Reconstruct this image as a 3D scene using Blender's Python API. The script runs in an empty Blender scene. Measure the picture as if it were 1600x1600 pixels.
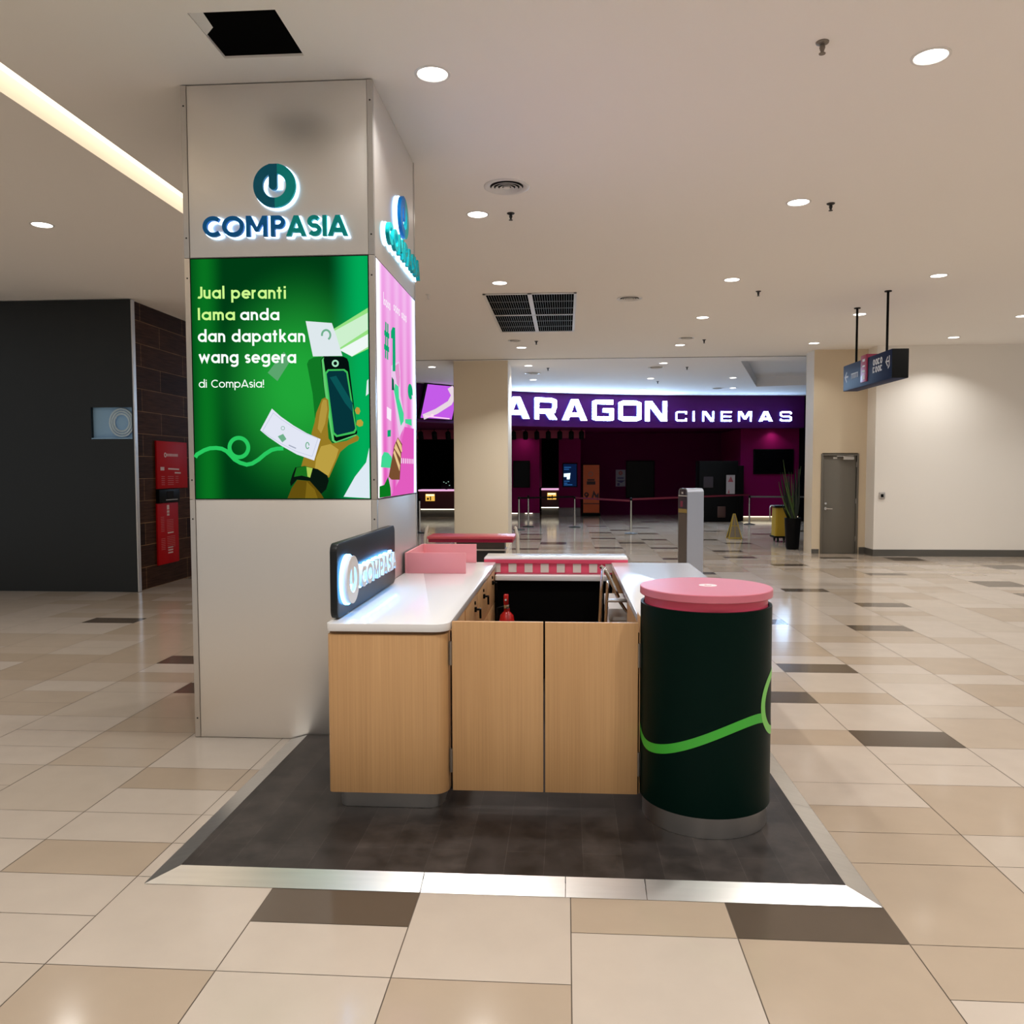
import bpy, bmesh, math, random
from mathutils import Vector, Matrix

random.seed(7)
scene = bpy.context.scene
PI = math.pi

# ------------------------------------------------------------ camera, world, exposure
cam_data = bpy.data.cameras.new('camera')
cam = bpy.data.objects.new('camera', cam_data)
scene.collection.objects.link(cam)
scene.camera = cam
cam_data.sensor_width = 36.0
cam_data.sensor_fit = 'HORIZONTAL'
cam_data.lens = 36.0 * 1261.53 / 1600.0
cam_data.clip_end = 200
yaw, pitch, roll = -0.0665, -0.0524, -0.0026
fwd = Vector((math.sin(yaw) * math.cos(pitch), math.cos(yaw) * math.cos(pitch), math.sin(pitch)))
rgt0 = Vector((math.cos(yaw), -math.sin(yaw), 0))
up0 = rgt0.cross(fwd)
rgt = math.cos(roll) * rgt0 + math.sin(roll) * up0
upv = -math.sin(roll) * rgt0 + math.cos(roll) * up0
cam.matrix_world = Matrix(((rgt.x, upv.x, -fwd.x, -0.0204), (rgt.y, upv.y, -fwd.y, -2.8699), (rgt.z, upv.z, -fwd.z, 1.6879), (0, 0, 0, 1)))

WORLD_STRENGTH = 0.38      # soft light of the open mall beyond the modelled concourse
world = bpy.data.worlds.new('world')
scene.world = world
world.use_nodes = True
world.node_tree.nodes['Background'].inputs[0].default_value = (1.0, 0.95, 0.89, 1)
world.node_tree.nodes['Background'].inputs[1].default_value = WORLD_STRENGTH

LAMP_POWER = 22.8          # every recessed downlight of the concourse
FAR_POWER = 20.0            # downlights in front of the cinema
LAMP_COLOUR = (1.0, 0.97, 0.92)
scene.view_settings.view_transform = 'Standard'
scene.view_settings.look = 'None'
scene.view_settings.gamma = 1.0
scene.view_settings.use_curve_mapping = False
scene.view_settings.exposure = 0.0
scene.cycles.use_denoising = True
scene.cycles.max_bounces = 10
scene.cycles.diffuse_bounces = 6
scene.cycles.glossy_bounces = 5
scene.cycles.sample_clamp_indirect = 6.0
scene.cycles.caustics_reflective = False
scene.cycles.caustics_refractive = False
scene.cycles.use_light_tree = True

# ------------------------------------------------------------ materials
def lin(c):
    return tuple(((v / 255) / 12.92 if v / 255 <= 0.04045 else ((v / 255 + 0.055) / 1.055) ** 2.4) for v in c)

_mats = {}
def mat(name, col, rough=0.5, metal=0.0, spec=0.5, coat=0.0, noise=None, aniso=0.0):
    if name in _mats:
        return _mats[name]
    m = bpy.data.materials.new(name)
    m.use_nodes = True
    nt = m.node_tree
    b = nt.nodes['Principled BSDF']
    b.inputs['Base Color'].default_value = (*col, 1)
    b.inputs['Roughness'].default_value = rough
    b.inputs['Metallic'].default_value = metal
    b.inputs['Specular IOR Level'].default_value = spec
    b.inputs['Coat Weight'].default_value = coat
    if aniso:
        b.inputs['Anisotropic'].default_value = aniso
    if noise:                      # (scale vector, amount, detail)
        tc = nt.nodes.new('ShaderNodeTexCoord')
        mp = nt.nodes.new('ShaderNodeMapping')
        mp.inputs['Scale'].default_value = noise[0]
        nz = nt.nodes.new('ShaderNodeTexNoise')
        nz.inputs['Scale'].default_value = 1.0
        nz.inputs['Detail'].default_value = noise[2]
        rp = nt.nodes.new('ShaderNodeMapRange')
        rp.inputs[1].default_value, rp.inputs[2].default_value = 0.25, 0.75
        rp.inputs[3].default_value, rp.inputs[4].default_value = 1 - noise[1], 1 + noise[1]
        mx = nt.nodes.new('ShaderNodeVectorMath'); mx.operation = 'SCALE'
        mx.inputs[0].default_value = col
        nt.links.new(tc.outputs['Object'], mp.inputs[0])
        nt.links.new(mp.outputs[0], nz.inputs['Vector'])
        nt.links.new(nz.outputs[0], rp.inputs[0])
        nt.links.new(rp.outputs[0], mx.inputs['Scale'])
        nt.links.new(mx.outputs[0], b.inputs['Base Color'])
    _mats[name] = m
    return m

def emit(name, col, strength=1.0):
    if name in _mats:
        return _mats[name]
    m = bpy.data.materials.new(name)
    m.use_nodes = True
    nt = m.node_tree
    nt.nodes.remove(nt.nodes['Principled BSDF'])
    e = nt.nodes.new('ShaderNodeEmission')
    e.inputs[0].default_value = (*col, 1)
    e.inputs[1].default_value = strength
    nt.links.new(e.outputs[0], nt.nodes['Material Output'].inputs[0])
    _mats[name] = m
    return m

def print_ink(c, s=1.0):           # backlit print of one ink colour (sRGB)
    return emit('backlit_ink_%d_%d_%d_%d' % (*c, int(s * 100)), lin(c), s)

class NT:                           # tiny node helper
    def __init__(s, m):
        s.nt = m.node_tree
    def n(s, t, **kw):
        x = s.nt.nodes.new(t)
        for k, v in kw.items():
            setattr(x, k, v)
        return x
    def l(s, a, b):
        s.nt.links.new(a, b)
    def math(s, op, a, b=None, c=None):
        x = s.n('ShaderNodeMath', operation=op)
        for i, v in enumerate((a, b, c)):
            if v is None:
                continue
            if isinstance(v, (int, float)):
                x.inputs[i].default_value = v
            else:
                s.l(v, x.inputs[i])
        return x.outputs[0]
    def mix(s, f, a, b):
        x = s.n('ShaderNodeMix', data_type='RGBA')
        if isinstance(f, (int, float)):
            x.inputs[0].default_value = f
        else:
            s.l(f, x.inputs[0])
        for i, v in ((6, a), (7, b)):
            if isinstance(v, tuple):
                x.inputs[i].default_value = (*v, 1)
            else:
                s.l(v, x.inputs[i])
        return x.outputs[2]

# ------------------------------------------------------------ geometry builder
class MB:
    def __init__(s):
        s.bm = bmesh.new()
    def face(s, pts, mi=0):
        f = s.bm.faces.new([s.bm.verts.new(p) for p in pts])
        f.material_index = mi
        return f
    def box(s, x0, x1, y0, y1, z0, z1, bev=0.0, mi=0, M=None):
        t = bmesh.new()
        bmesh.ops.create_cube(t, size=1.0)
        for v in t.verts:
            v.co = Vector(((x0 + x1) / 2 + v.co.x * (x1 - x0), (y0 + y1) / 2 + v.co.y * (y1 - y0), (z0 + z1) / 2 + v.co.z * (z1 - z0)))
        if bev:
            bmesh.ops.bevel(t, geom=t.edges[:], offset=bev, segments=2, affect='EDGES', profile=0.5)
        s.merge(t, mi, M)
        return s
    def merge(s, t, mi=0, M=None):
        mp = {}
        for v in t.verts:
            mp[v] = s.bm.verts.new(M @ v.co if M else v.co)
        for f in t.faces:
            try:
                g = s.bm.faces.new([mp[v] for v in f.verts])
                g.material_index = mi
            except ValueError:
                pass
        t.free()
    def prism(s, poly, axis, a0, a1, bev=0.0, mi=0):
        def p3(p, a):
            return {'z': (p[0], p[1], a), 'y': (p[0], a, p[1]), 'x': (a, p[0], p[1])}[axis]
        t = bmesh.new()
        lo = [t.verts.new(p3(p, a0)) for p in poly]
        hi = [t.verts.new(p3(p, a1)) for p in poly]
        n = len(poly)
        t.faces.new(lo); t.faces.new(hi)
        for i in range(n):
            t.faces.new((lo[i], lo[(i + 1) % n], hi[(i + 1) % n], hi[i]))
        bmesh.ops.recalc_face_normals(t, faces=t.faces[:])
        if bev:
            es = [e for e in t.edges if (e.verts[0] in lo) == (e.verts[1] in lo)]
            bmesh.ops.bevel(t, geom=es, offset=bev, segments=2, affect='EDGES', profile=0.5)
        s.merge(t, mi)
        return s
    def lathe(s, prof, c=(0, 0, 0), n=32, mi=0, M=None):
        rings = []
        for r, z in prof:
            if r < 1e-6:
                rings.append([s.bm.verts.new(_m(M, (c[0], c[1], c[2] + z)))])
            else:
                rings.append([s.bm.verts.new(_m(M, (c[0] + r * math.cos(2 * PI * k / n), c[1] + r * math.sin(2 * PI * k / n), c[2] + z))) for k in range(n)])
        for a, b in zip(rings[:-1], rings[1:]):
            for k in range(n):
                va = [a[k % len(a)]] if len(a) == 1 else [a[k], a[(k + 1) % n]]
                vb = [b[0]] if len(b) == 1 else [b[(k + 1) % n], b[k]]
                if len(va) + len(vb) >= 3:
                    f = s.bm.faces.new(va + vb); f.material_index = mi
        return s
    def cyl(s, x, y, z0, z1, r, r2=None, n=24, mi=0):
        r2 = r if r2 is None else r2
        return s.lathe([(0, z0), (r, z0), (r2, z1), (0, z1)], (x, y, 0), n, mi)
    def tube(s, pts, r, n=10, closed=False, mi=0, rads=None):
        pts = [Vector(p) for p in pts]
        m = len(pts)
        rings = []
        nrm = None
        for i, p in enumerate(pts):
            a = pts[(i - 1) % m] if (closed or i > 0) else p
            b = pts[(i + 1) % m] if (closed or i < m - 1) else p
            d = (b - a).normalized()
            if nrm is None:
                nrm = d.cross(Vector((0, 0, 1)))
                if nrm.length < 1e-3:
                    nrm = d.cross(Vector((1, 0, 0)))
            nrm = (nrm - d * nrm.dot(d)).normalized()
            bi = d.cross(nrm)
            rr = rads[i] if rads else r
            rings.append([s.bm.verts.new(p + rr * (math.cos(2 * PI * k / n) * nrm + math.sin(2 * PI * k / n) * bi)) for k in range(n)])
        for i in range(m if closed else m - 1):
            a, b = rings[i], rings[(i + 1) % m]
            for k in range(n):
                f = s.bm.faces.new((a[k], a[(k + 1) % n], b[(k + 1) % n], b[k])); f.material_index = mi
        if not closed:
            s.bm.faces.new(rings[0][::-1]).material_index = mi
            s.bm.faces.new(rings[-1]).material_index = mi
        return s
    def solid(s, poly2, fn, d0, d1, mi=0):          # flat 2-D polygon pushed from d0 to d1 through fn(u, v, d)
        n = len(poly2)
        hi = [s.bm.verts.new(fn(u, v, d1)) for u, v in poly2]
        s.bm.faces.new(hi).material_index = mi
        if d0 is not None:
            lo = [s.bm.verts.new(fn(u, v, d0)) for u, v in poly2]
            s.bm.faces.new(lo[::-1]).material_index = mi
            for i in range(n):
                s.bm.faces.new((lo[i], lo[(i + 1) % n], hi[(i + 1) % n], hi[i])).material_index = mi
        return s
    def stroke(s, pts, w, fn, d0, d1, closed=False, mi=0):
        L, R = offset(pts, w / 2, closed)
        n = len(pts)
        rng = range(n if closed else n - 1)
        hiL = [s.bm.verts.new(fn(*p, d1)) for p in L]
        hiR = [s.bm.verts.new(fn(*p, d1)) for p in R]
        for i in rng:
            j = (i + 1) % n
            s.bm.faces.new((hiR[i], hiR[j], hiL[j], hiL[i])).material_index = mi
        if d0 is not None:
            loL = [s.bm.verts.new(fn(*p, d0)) for p in L]
            loR = [s.bm.verts.new(fn(*p, d0)) for p in R]
            for i in rng:
                j = (i + 1) % n
                s.bm.faces.new((loL[i], loL[j], loR[j], loR[i])).material_index = mi
                s.bm.faces.new((hiL[i], hiL[j], loL[j], loL[i])).material_index = mi
                s.bm.faces.new((hiR[j], hiR[i], loR[i], loR[j])).material_index = mi
            if not closed:
                s.bm.faces.new((hiL[0], loL[0], loR[0], hiR[0])).material_index = mi
                s.bm.faces.new((hiL[-1], hiR[-1], loR[-1], loL[-1])).material_index = mi
        return s

def _m(M, p):
    return M @ Vector(p) if M else Vector(p)

def offset(pts, h, closed):
    n = len(pts)
    L, R = [], []
    for i, p in enumerate(pts):
        a = pts[(i - 1) % n] if (closed or i > 0) else None
        b = pts[(i + 1) % n] if (closed or i < n - 1) else None
        def dr(u, v):
            d = (v[0] - u[0], v[1] - u[1]); l = math.hypot(*d) or 1
            return (d[0] / l, d[1] / l)
        d0 = dr(a, p) if a is not None else dr(p, b)
        d1 = dr(p, b) if b is not None else d0
        n0, n1 = (-d0[1], d0[0]), (-d1[1], d1[0])
        mx, my = n0[0] + n1[0], n0[1] + n1[1]
        q = mx * mx + my * my
        k = 2 / q if q > 0.5 else 2 / 0.5
        L.append((p[0] + mx * k * h, p[1] + my * k * h))
        R.append((p[0] - mx * k * h, p[1] - my * k * h))
    return L, R

def arc(cx, cy, rx, ry, a0, a1, n=14):
    return [(cx + rx * math.cos(math.radians(a0 + (a1 - a0) * t / n)), cy + ry * math.sin(math.radians(a0 + (a1 - a0) * t / n))) for t in range(n + 1)]

def circle(cx, cy, r, n=40, ry=None):
    return [(cx + r * math.cos(2 * PI * k / n), cy + (ry or r) * math.sin(2 * PI * k / n)) for k in range(n)]

def rrect(x0, x1, y0, y1, r, n=6):
    if not isinstance(r, (tuple, list)):
        r = (r, r, r, r)                            # corners: x0y0, x1y0, x1y1, x0y1
    out = []
    for (cx, cy, a), q in zip(((x0, y0, 180), (x1, y0, 270), (x1, y1, 0), (x0, y1, 90)), r):
        if q <= 0:
            out.append((cx, cy)); continue
        ccx = cx + q if cx == x0 else cx - q
        ccy = cy + q if cy == y0 else cy - q
        out += arc(ccx, ccy, q, q, a, a + 90, n)
    return out

# ------------------------------------------------------------ objects
def tag(o, label=None, cat=None, group=None, kind=None):
    if label: o['label'] = label
    if cat: o['category'] = cat
    if group: o['group'] = group
    if kind: o['kind'] = kind
    return o

def thing(name, label, cat, loc=(0, 0, 0), group=None, kind=None):
    o = bpy.data.objects.new(name, None)
    o.empty_display_size = 0.1
    scene.collection.objects.link(o)
    o.location = loc
    return tag(o, label, cat, group, kind)

def build(name, mb, mats, parent=None, smooth=40, local=False, label=None):
    mats = mats if isinstance(mats, (list, tuple)) else [mats]
    me = bpy.data.meshes.new(name)
    bmesh.ops.remove_doubles(mb.bm, verts=mb.bm.verts[:], dist=1e-6)
    bmesh.ops.recalc_face_normals(mb.bm, faces=mb.bm.faces[:])
    off = Vector((0, 0, 0))
    if parent is not None and not local:
        p = parent
        while p is not None:
            off += p.location; p = p.parent
    elif parent is None and not local:
        xs = [v.co for v in mb.bm.verts]
        lo = Vector([min(c[i] for c in xs) for i in range(3)]); hi = Vector([max(c[i] for c in xs) for i in range(3)])
        off = Vector(((lo.x + hi.x) / 2, (lo.y + hi.y) / 2, lo.z))
    for v in mb.bm.verts:
        v.co -= off
    mb.bm.to_mesh(me)
    mb.bm.free()
    for m in mats:
        me.materials.append(m)
    if smooth:
        me.shade_smooth()
        me.set_sharp_from_angle(angle=math.radians(smooth))
    o = bpy.data.objects.new(name, me)
    scene.collection.objects.link(o)
    if parent is not None:
        o.parent = parent
    elif not local:
        o.location = off
    if label: o['label'] = label
    return o

def copy_thing(root, loc, label=None, group=None):
    def rec(o, par):
        c = o.copy()
        scene.collection.objects.link(c)
        c.parent = par
        for ch in list(o.children):
            rec(ch, c)
        return c
    r = rec(root, None)
    r.location = loc
    if label: r['label'] = label
    if group: r['group'] = group
    return r

def plane_fn(axis, at, sgn):        # maps (u, v, d) to a point d in front of an axis-aligned wall
    if axis == 'y':
        return lambda u, v, d: Vector((u, at + sgn * d, v))
    if axis == 'x':
        return lambda u, v, d: Vector((at + sgn * d, u, v))
    return lambda u, v, d: Vector((u, v, at + sgn * d))

# ------------------------------------------------------------ lettering made of strokes
def glyph(ch, w):
    h = w / 2
    x = 0.74
    r = x / 2 - h
    rx = r * 1.02
    c = rx + h
    S = []                                           # (points, closed)
    if ch == 'C': S = [(arc(0.5, 0.5, 0.5 - h, 0.5 - h, 48, 312, 24), 0)]
    elif ch == 'O': S = [(circle(0.52, 0.5, 0.52 - h, 32, 0.5 - h), 1)]
    elif ch == 'M': S = [([(h, 0), (h, 1)], 0), ([(0, 1), (w * 1.15, 1), (.5 + w * .42, .25), (.5 - w * .42, .25)], 2), ([(1 - w * 1.15, 1), (1, 1), (.5 + w * .42, .25), (.5 - w * .42, .25)], 2), ([(1 - h, 0), (1 - h, 1)], 0)]
    elif ch == 'P': S = [([(h, 0), (h, 1)], 0), ([(h, 1 - h), (0.36, 1 - h)] + arc(0.36, 0.68, 0.32 - h, 0.32 - h, 80, -80, 12) + [(0.36, 0.36 + h), (h, 0.36 + h)], 0)]
    elif ch == 'A': S = [([(0, 0), (w * 1.12, 0), (0.47 + w * .52, 1), (0.47 - w * .52, 1)], 2), ([(0.94 - w * 1.12, 0), (0.94, 0), (0.47 + w * .52, 1), (0.47 - w * .52, 1)], 2), ([(0.2, 0.18 + h), (0.74, 0.18 + h)], 0)]
    elif ch == 'S': S = [(arc(0.33, 0.75 - h / 2, 0.3 - h * 0.8, 0.25 - h / 2, 35, 270, 14) + arc(0.33, 0.25 + h / 2, 0.33 - h, 0.25 - h / 2, 90, -145, 14)[1:], 0)]
    elif ch == 'I': S = [([(h, 0), (h, 1)], 0)]
    elif ch == 'J': S = [([(0.44 - h, 1)] + [(0.44 - h, 0.3)] + arc(0.22 - h / 2, 0.24, 0.22 - h / 2, 0.24 - h, 0, -130, 10), 0)]
    elif ch == 'a': S = [(circle(c, x / 2, rx, 28, r), 1), ([(2 * c - h, 0), (2 * c - h, x)], 0)]
    elif ch == 'd': S = [(circle(c, x / 2, rx, 28, r), 1), ([(2 * c - h, 0), (2 * c - h, 1.08)], 0)]
    elif ch == 'p': S = [(circle(c, x / 2, rx, 28, r), 1), ([(h, -0.32), (h, x)], 0)]
    elif ch == 'g': S = [(circle(c, x / 2, rx, 28, r), 1), ([(2 * c - h, x), (2 * c - h, 0)] + arc(c, -0.02, rx, 0.29 - h, 0, -145, 12), 0)]
    elif ch == 'o': S = [(circle(c, x / 2, rx, 28, r), 1)]
    elif ch == 'e': S = [([(h + 0.02, x / 2)] + [(2 * c - h, x / 2)] + arc(c, x / 2, rx, r, 6, 318, 24), 0)]
    elif ch == 'u': S = [([(h, x), (h, 0.3)] + arc(0.3, 0.28, 0.3 - h, 0.28 - h, 180, 360, 12) + [(0.6 - h, 0.3), (0.6 - h, x)], 0), ([(0.6 - h, 0), (0.6 - h, x)], 0)]
    elif ch == 'n': S = [([(h, 0), (h, x)], 0), ([(h, 0.4)] + arc(0.3, x - 0.3, 0.3 - h, 0.3 - h, 180, 0, 12) + [(0.6 - h, 0)], 0)]
    elif ch == 'm': S = [([(h, 0), (h, x)], 0), ([(h, 0.4)] + arc(0.26, x - 0.27, 0.26 - h, 0.27 - h, 180, 0, 12) + [(0.52 - h, 0)], 0), ([(0.52 - h, 0.4)] + arc(0.78 - w, x - 0.27, 0.26 - h, 0.27 - h, 180, 0, 12) + [(1.04 - w - h, 0)], 0)]
    elif ch == 'r': S = [([(h, 0), (h, x)], 0), ([(h, 0.35)] + arc(0.3, x - 0.3, 0.3 - h, 0.3 - h, 180, 78, 8), 0)]
    elif ch == 'l': S = [([(h, 0), (h, 1.08)], 0)]
    elif ch == 't': S = [([(0.2, 0), (0.2, 0.98)], 0), ([(0, x - h), (0.4, x - h)], 0)]
    elif ch == 'i': S = [([(h, 0), (h, x)], 0), ([(h, 0.87), (h, 0.87 + w)], 0)]
    elif ch == 'k': S = [([(h, 0), (h, 1.08)], 0), ([(h, 0.26), (0.5, x)], 0), ([(0.22, 0.42), (0.54, 0)], 0)]
    elif ch == 'w': S = [([(h * 0.8, x), (0.27, h * 1.9), (0.48, x - h * 1.6), (0.69, h * 1.9), (0.96 - h * 0.8, x)], 0)]
    elif ch == 's': S = [(arc(0.24, x * 0.75 - h / 2, 0.22 - h * 0.7, x / 4 - h / 2, 30, 270, 12) + arc(0.24, x * 0.25 + h / 2, 0.24 - h, x / 4 - h / 2, 90, -150, 12)[1:], 0)]
    elif ch == '!': S = [([(h, 0.3), (h, 1)], 0), ([(h, 0), (h, w)], 0)]
    elif ch == '#': S = [([(0.2, 0), (0.3, 1)], 0), ([(0.5, 0), (0.6, 1)], 0), ([(0, 0.3), (0.75, 0.3)], 0), ([(0.05, 0.68), (0.8, 0.68)], 0)]
    if ch == 'A': S = [([(p[0] - .05, p[1]) for p in q], c_) for q, c_ in S]; return S, 0.84
    if ch == 'r': return S, 0.36 + h * .4
    W = 0.32 if ch == ' ' else max(p[0] for s, _ in S for p in s) + (h if ch not in 'AJCtkeMwSs' else h * 0.6)
    return S, W

def text_strokes(txt, w, gap=0.1):
    out, x = [], 0.0
    for ch in txt:
        S, W = glyph(ch, w)
        out += [([(p[0] + x, p[1]) for p in s], cl) for s, cl in S]
        x += W + gap
    return out, x - gap

def text_span(txt, w, gap, x0, x1):          # where each word starts and ends on the line
    W = text_strokes(txt, w, gap)[1]
    out, x = [], 0.0
    for ch in txt.split(' '):
        a = text_strokes(ch, w, gap)[1]
        out.append((ch, x0 + (x1 - x0) * x / W, x0 + (x1 - x0) * (x + a) / W)); x += a + gap * 2 + 0.32
    return out

def put_text(mb, txt, x0, x1, z0, height, fn, d0, d1, w=0.17, gap=0.1, slope=0.0, mi=0, split=None, extra=0.0):
    st, W = text_strokes(txt, w, gap)
    sx = (x1 - x0) / W
    d_front = d1
    for i_, (s, cl) in enumerate(st):
        d1 = d_front if d0 is None else d_front + (i_ % 4) * .00035 * (1 if d1 - d0 > .003 else 0)
        pts = [(x0 + p[0] * sx, z0 + p[1] * height + slope * p[0] * sx) for p in s]
        m = mi
        if split is not None:
            m = 0 if min(p[0] for p in s) / W < split else 1
        if cl == 2:
            if extra:
                pts = max(offset(pts, extra / 2, True), key=lambda q: abs(sum(q[i][0] * q[(i + 1) % len(q)][1] - q[(i + 1) % len(q)][0] * q[i][1] for i in range(len(q)))))
            mb.solid(pts, fn, d0, d1, mi=m)
        else: mb.stroke(pts, w * (abs(sx) + height) / 2 + extra, fn, d0, d1, closed=bool(cl), mi=m)
    return mb

# block capitals of the cinema sign, in a unit box
def block_glyph(ch, w, ww):
    h, g = w / 2, ww / 2
    if ch == 'A': return [('q', [(0, 0), (.25, 0), (.56, 1), (.36, 1)]), ('q', [(.75, 0), (1, 0), (.64, 1), (.44, 1)]), ('q', [(.18, .17), (.82, .17), (.75, .37), (.25, .37)])]
    if ch == 'I': return [('q', [(0, 0), (1, 0), (1, 1), (0, 1)])]
    if ch == 'N': return [('q', [(0, 0), (ww, 0), (ww, 1), (0, 1)]), ('q', [(1 - ww, 0), (1, 0), (1, 1), (1 - ww, 1)]), ('q', [(0, 1), (.3, 1), (1, 0), (.72, 0)])]
    if ch == 'M': return [('q', [(0, 0), (ww, 0), (ww, 1), (0, 1)]), ('q', [(1 - ww, 0), (1, 0), (1, 1), (1 - ww, 1)]), ('q', [(0, 1), (.24, 1), (.6, .22), (.42, .22)]), ('q', [(.76, 1), (1, 1), (.58, .22), (.4, .22)])]
    if ch == 'E': return [('q', [(0, 0), (ww, 0), (ww, 1), (0, 1)]), ('q', [(0, 0), (1, 0), (1, w), (0, w)]), ('q', [(0, .5 - h), (.95, .5 - h), (.95, .5 + h), (0, .5 + h)]), ('q', [(0, 1 - w), (1, 1 - w), (1, 1), (0, 1)])]
    if ch == 'R': return [('q', [(0, 0), (ww, 0), (ww, 1), (0, 1)]), ('s', [(g, 1 - h), (.72, 1 - h), (.84, .97 - h), (1 - g, .84), (1 - g, .58), (.84, .4), (.72, .38), (g, .38)], w), ('q', [(.38, .45), (.72, .45), (1.02, 0), (.68, 0)])]
    if ch == 'G': return [('s', [(.97, 1 - h), (.2, 1 - h), (g, .86), (g, .14), (.2, h), (.8, h), (1 - g, .12), (1 - g, .54)], w), ('q', [(.5, .4), (1, .4), (1, .6), (.5, .6)])]
    if ch == 'C': return [('s', [(1, 1 - h), (.22, 1 - h), (g, .84), (g, .16), (.22, h), (1, h)], w), ('q', [(1 - ww, .7), (1, .7), (1, 1), (1 - ww, 1)]), ('q', [(1 - ww, 0), (1, 0), (1, .3), (1 - ww, .3)])]
    if ch == 'O': return [('c', [(.22, 1 - h), (g, .84), (g, .16), (.22, h), (.78, h), (1 - g, .16), (1 - g, .84), (.78, 1 - h)], w)]
    if ch == 'S': return [('s', [(1 - g, .74), (1 - g, .86), (.82, 1 - h), (.2, 1 - h), (g, .88), (g, .62), (.2, .5), (.8, .5), (1 - g, .4), (1 - g, .13), (.82, h), (.2, h), (g, .13), (g, .26)], w)]

# ============================================================ materials in use
M_CEIL = mat('ceiling_paint', (0.93, 0.905, 0.87), 0.9, spec=0.2)
M_CEIL_FAR = mat('ceiling_paint_far', (0.92, 0.92, 0.94), 0.85, spec=0.2)
M_CREAM = mat('cream_wall_paint', (0.68, 0.58, 0.43), 0.6, spec=0.3, noise=((0.7, 0.7, 0.7), 0.03, 2))
M_WHITEWALL = mat('off_white_wall_paint', (0.86, 0.83, 0.78), 0.55, spec=0.3)
M_SKIRT = mat('grey_skirting', (0.10, 0.095, 0.085), 0.4)
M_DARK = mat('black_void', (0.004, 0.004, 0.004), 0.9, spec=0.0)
M_PURPLE = mat('magenta_wall_paint', (0.24, 0.003, 0.085), 0.6, spec=0.08)
M_PURPLE_D = mat('deep_purple_paint', (0.115, 0.002, 0.050), 0.7, spec=0.05)
M_STEEL = mat('brushed_steel', (0.86, 0.835, 0.805), 0.42, 1.0)
M_PLINTH = mat('plinth_steel', (0.66, 0.65, 0.64), 0.28, 1.0)
M_ALU = mat('satin_aluminium', (0.62, 0.60, 0.58), 0.38, 1.0)
M_RAMP = mat('ramp_aluminium', (0.80, 0.79, 0.77), 0.30, 1.0, noise=((3, 40, 3), 0.04, 2))
M_CHROME = mat('chrome', (0.75, 0.74, 0.72), 0.15, 1.0)
M_BLACK = mat('black_plastic', (0.005, 0.005, 0.005), 0.45, spec=0.07)
M_BLACKG = mat('black_glass', (0.002, 0.002, 0.003), 0.25, spec=0.10)
M_WHITE = mat('white_solid_surface', (0.77, 0.77, 0.785), 0.16, coat=0.2)
M_WHITEP = mat('white_plastic', (0.75, 0.74, 0.72), 0.4)
M_PINK = mat('pink_laminate', (0.84, 0.33, 0.37), 0.35)
M_PINKD = mat('hot_pink_laminate', (0.68, 0.07, 0.14), 0.35)
M_MAGENTA = mat('raspberry_laminate', (0.34, 0.005, 0.05), 0.3)
M_GREEN = mat('bottle_green_laminate', (0.0003, 0.0085, 0.006), 0.42, spec=0.07)
M_LIME = mat('lime_green_vinyl', (0.045, 0.42, 0.035), 0.35)
M_LIME2 = mat('pale_lime_vinyl', (0.17, 0.55, 0.09), 0.35)
M_GREYDOOR = mat('grey_door_paint', (0.135, 0.125, 0.105), 0.45)
M_RED = mat('red_sign_panel', (0.42, 0.003, 0.006), 0.5, spec=0.08)
M_SCREW = mat('dark_screw', (0.05, 0.05, 0.05), 0.4, 0.8)
M_HALO_BLUE = emit('blue_white_led', (0.13, 0.46, 1.0), 13.0)
M_HALO = emit('cool_white_led', (0.50, 0.74, 1.0), 4.5)
M_LEDW = emit('warm_led_strip', (1.0, 0.88, 0.66), 3.0)

def wood(name, c1, c2, rough=0.4):
    m = mat(name, c1, rough)
    if m.get('done'): return m
    m['done'] = 1
    t = NT(m); b = m.node_tree.nodes['Principled BSDF']
    tc = t.n('ShaderNodeTexCoord'); mp = t.n('ShaderNodeMapping'); mp.inputs['Scale'].default_value = (160, 160, 1.6)
    n1 = t.n('ShaderNodeTexNoise'); n1.inputs['Scale'].default_value = 1.0; n1.inputs['Detail'].default_value = 4
    mp2 = t.n('ShaderNodeMapping'); mp2.inputs['Scale'].default_value = (9, 9, 0.35)
    n2 = t.n('ShaderNodeTexNoise'); n2.inputs['Scale'].default_value = 1.0; n2.inputs['Detail'].default_value = 2
    t.l(tc.outputs['Object'], mp.inputs[0]); t.l(mp.outputs[0], n1.inputs['Vector'])
    t.l(tc.outputs['Object'], mp2.inputs[0]); t.l(mp2.outputs[0], n2.inputs['Vector'])
    f = t.math('ADD', t.math('MULTIPLY', n1.outputs[0], 0.55), t.math('MULTIPLY', n2.outputs[0], 0.45))
    r = t.n('ShaderNodeMapRange'); r.inputs[1].default_value, r.inputs[2].default_value = 0.36, 0.64
    t.l(f, r.inputs[0])
    t.l(t.mix(r.outputs[0], c1, c2), b.inputs['Base Color'])
    return m
M_OAK = wood('oak_laminate', (0.50, 0.285, 0.125), (0.60, 0.355, 0.165), 0.38)
M_OAKD = wood('oak_laminate_shaded', (0.20, 0.11, 0.05), (0.24, 0.13, 0.06), 0.45)  # darker copy of the oak, the gap's shade put into its colour

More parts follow.
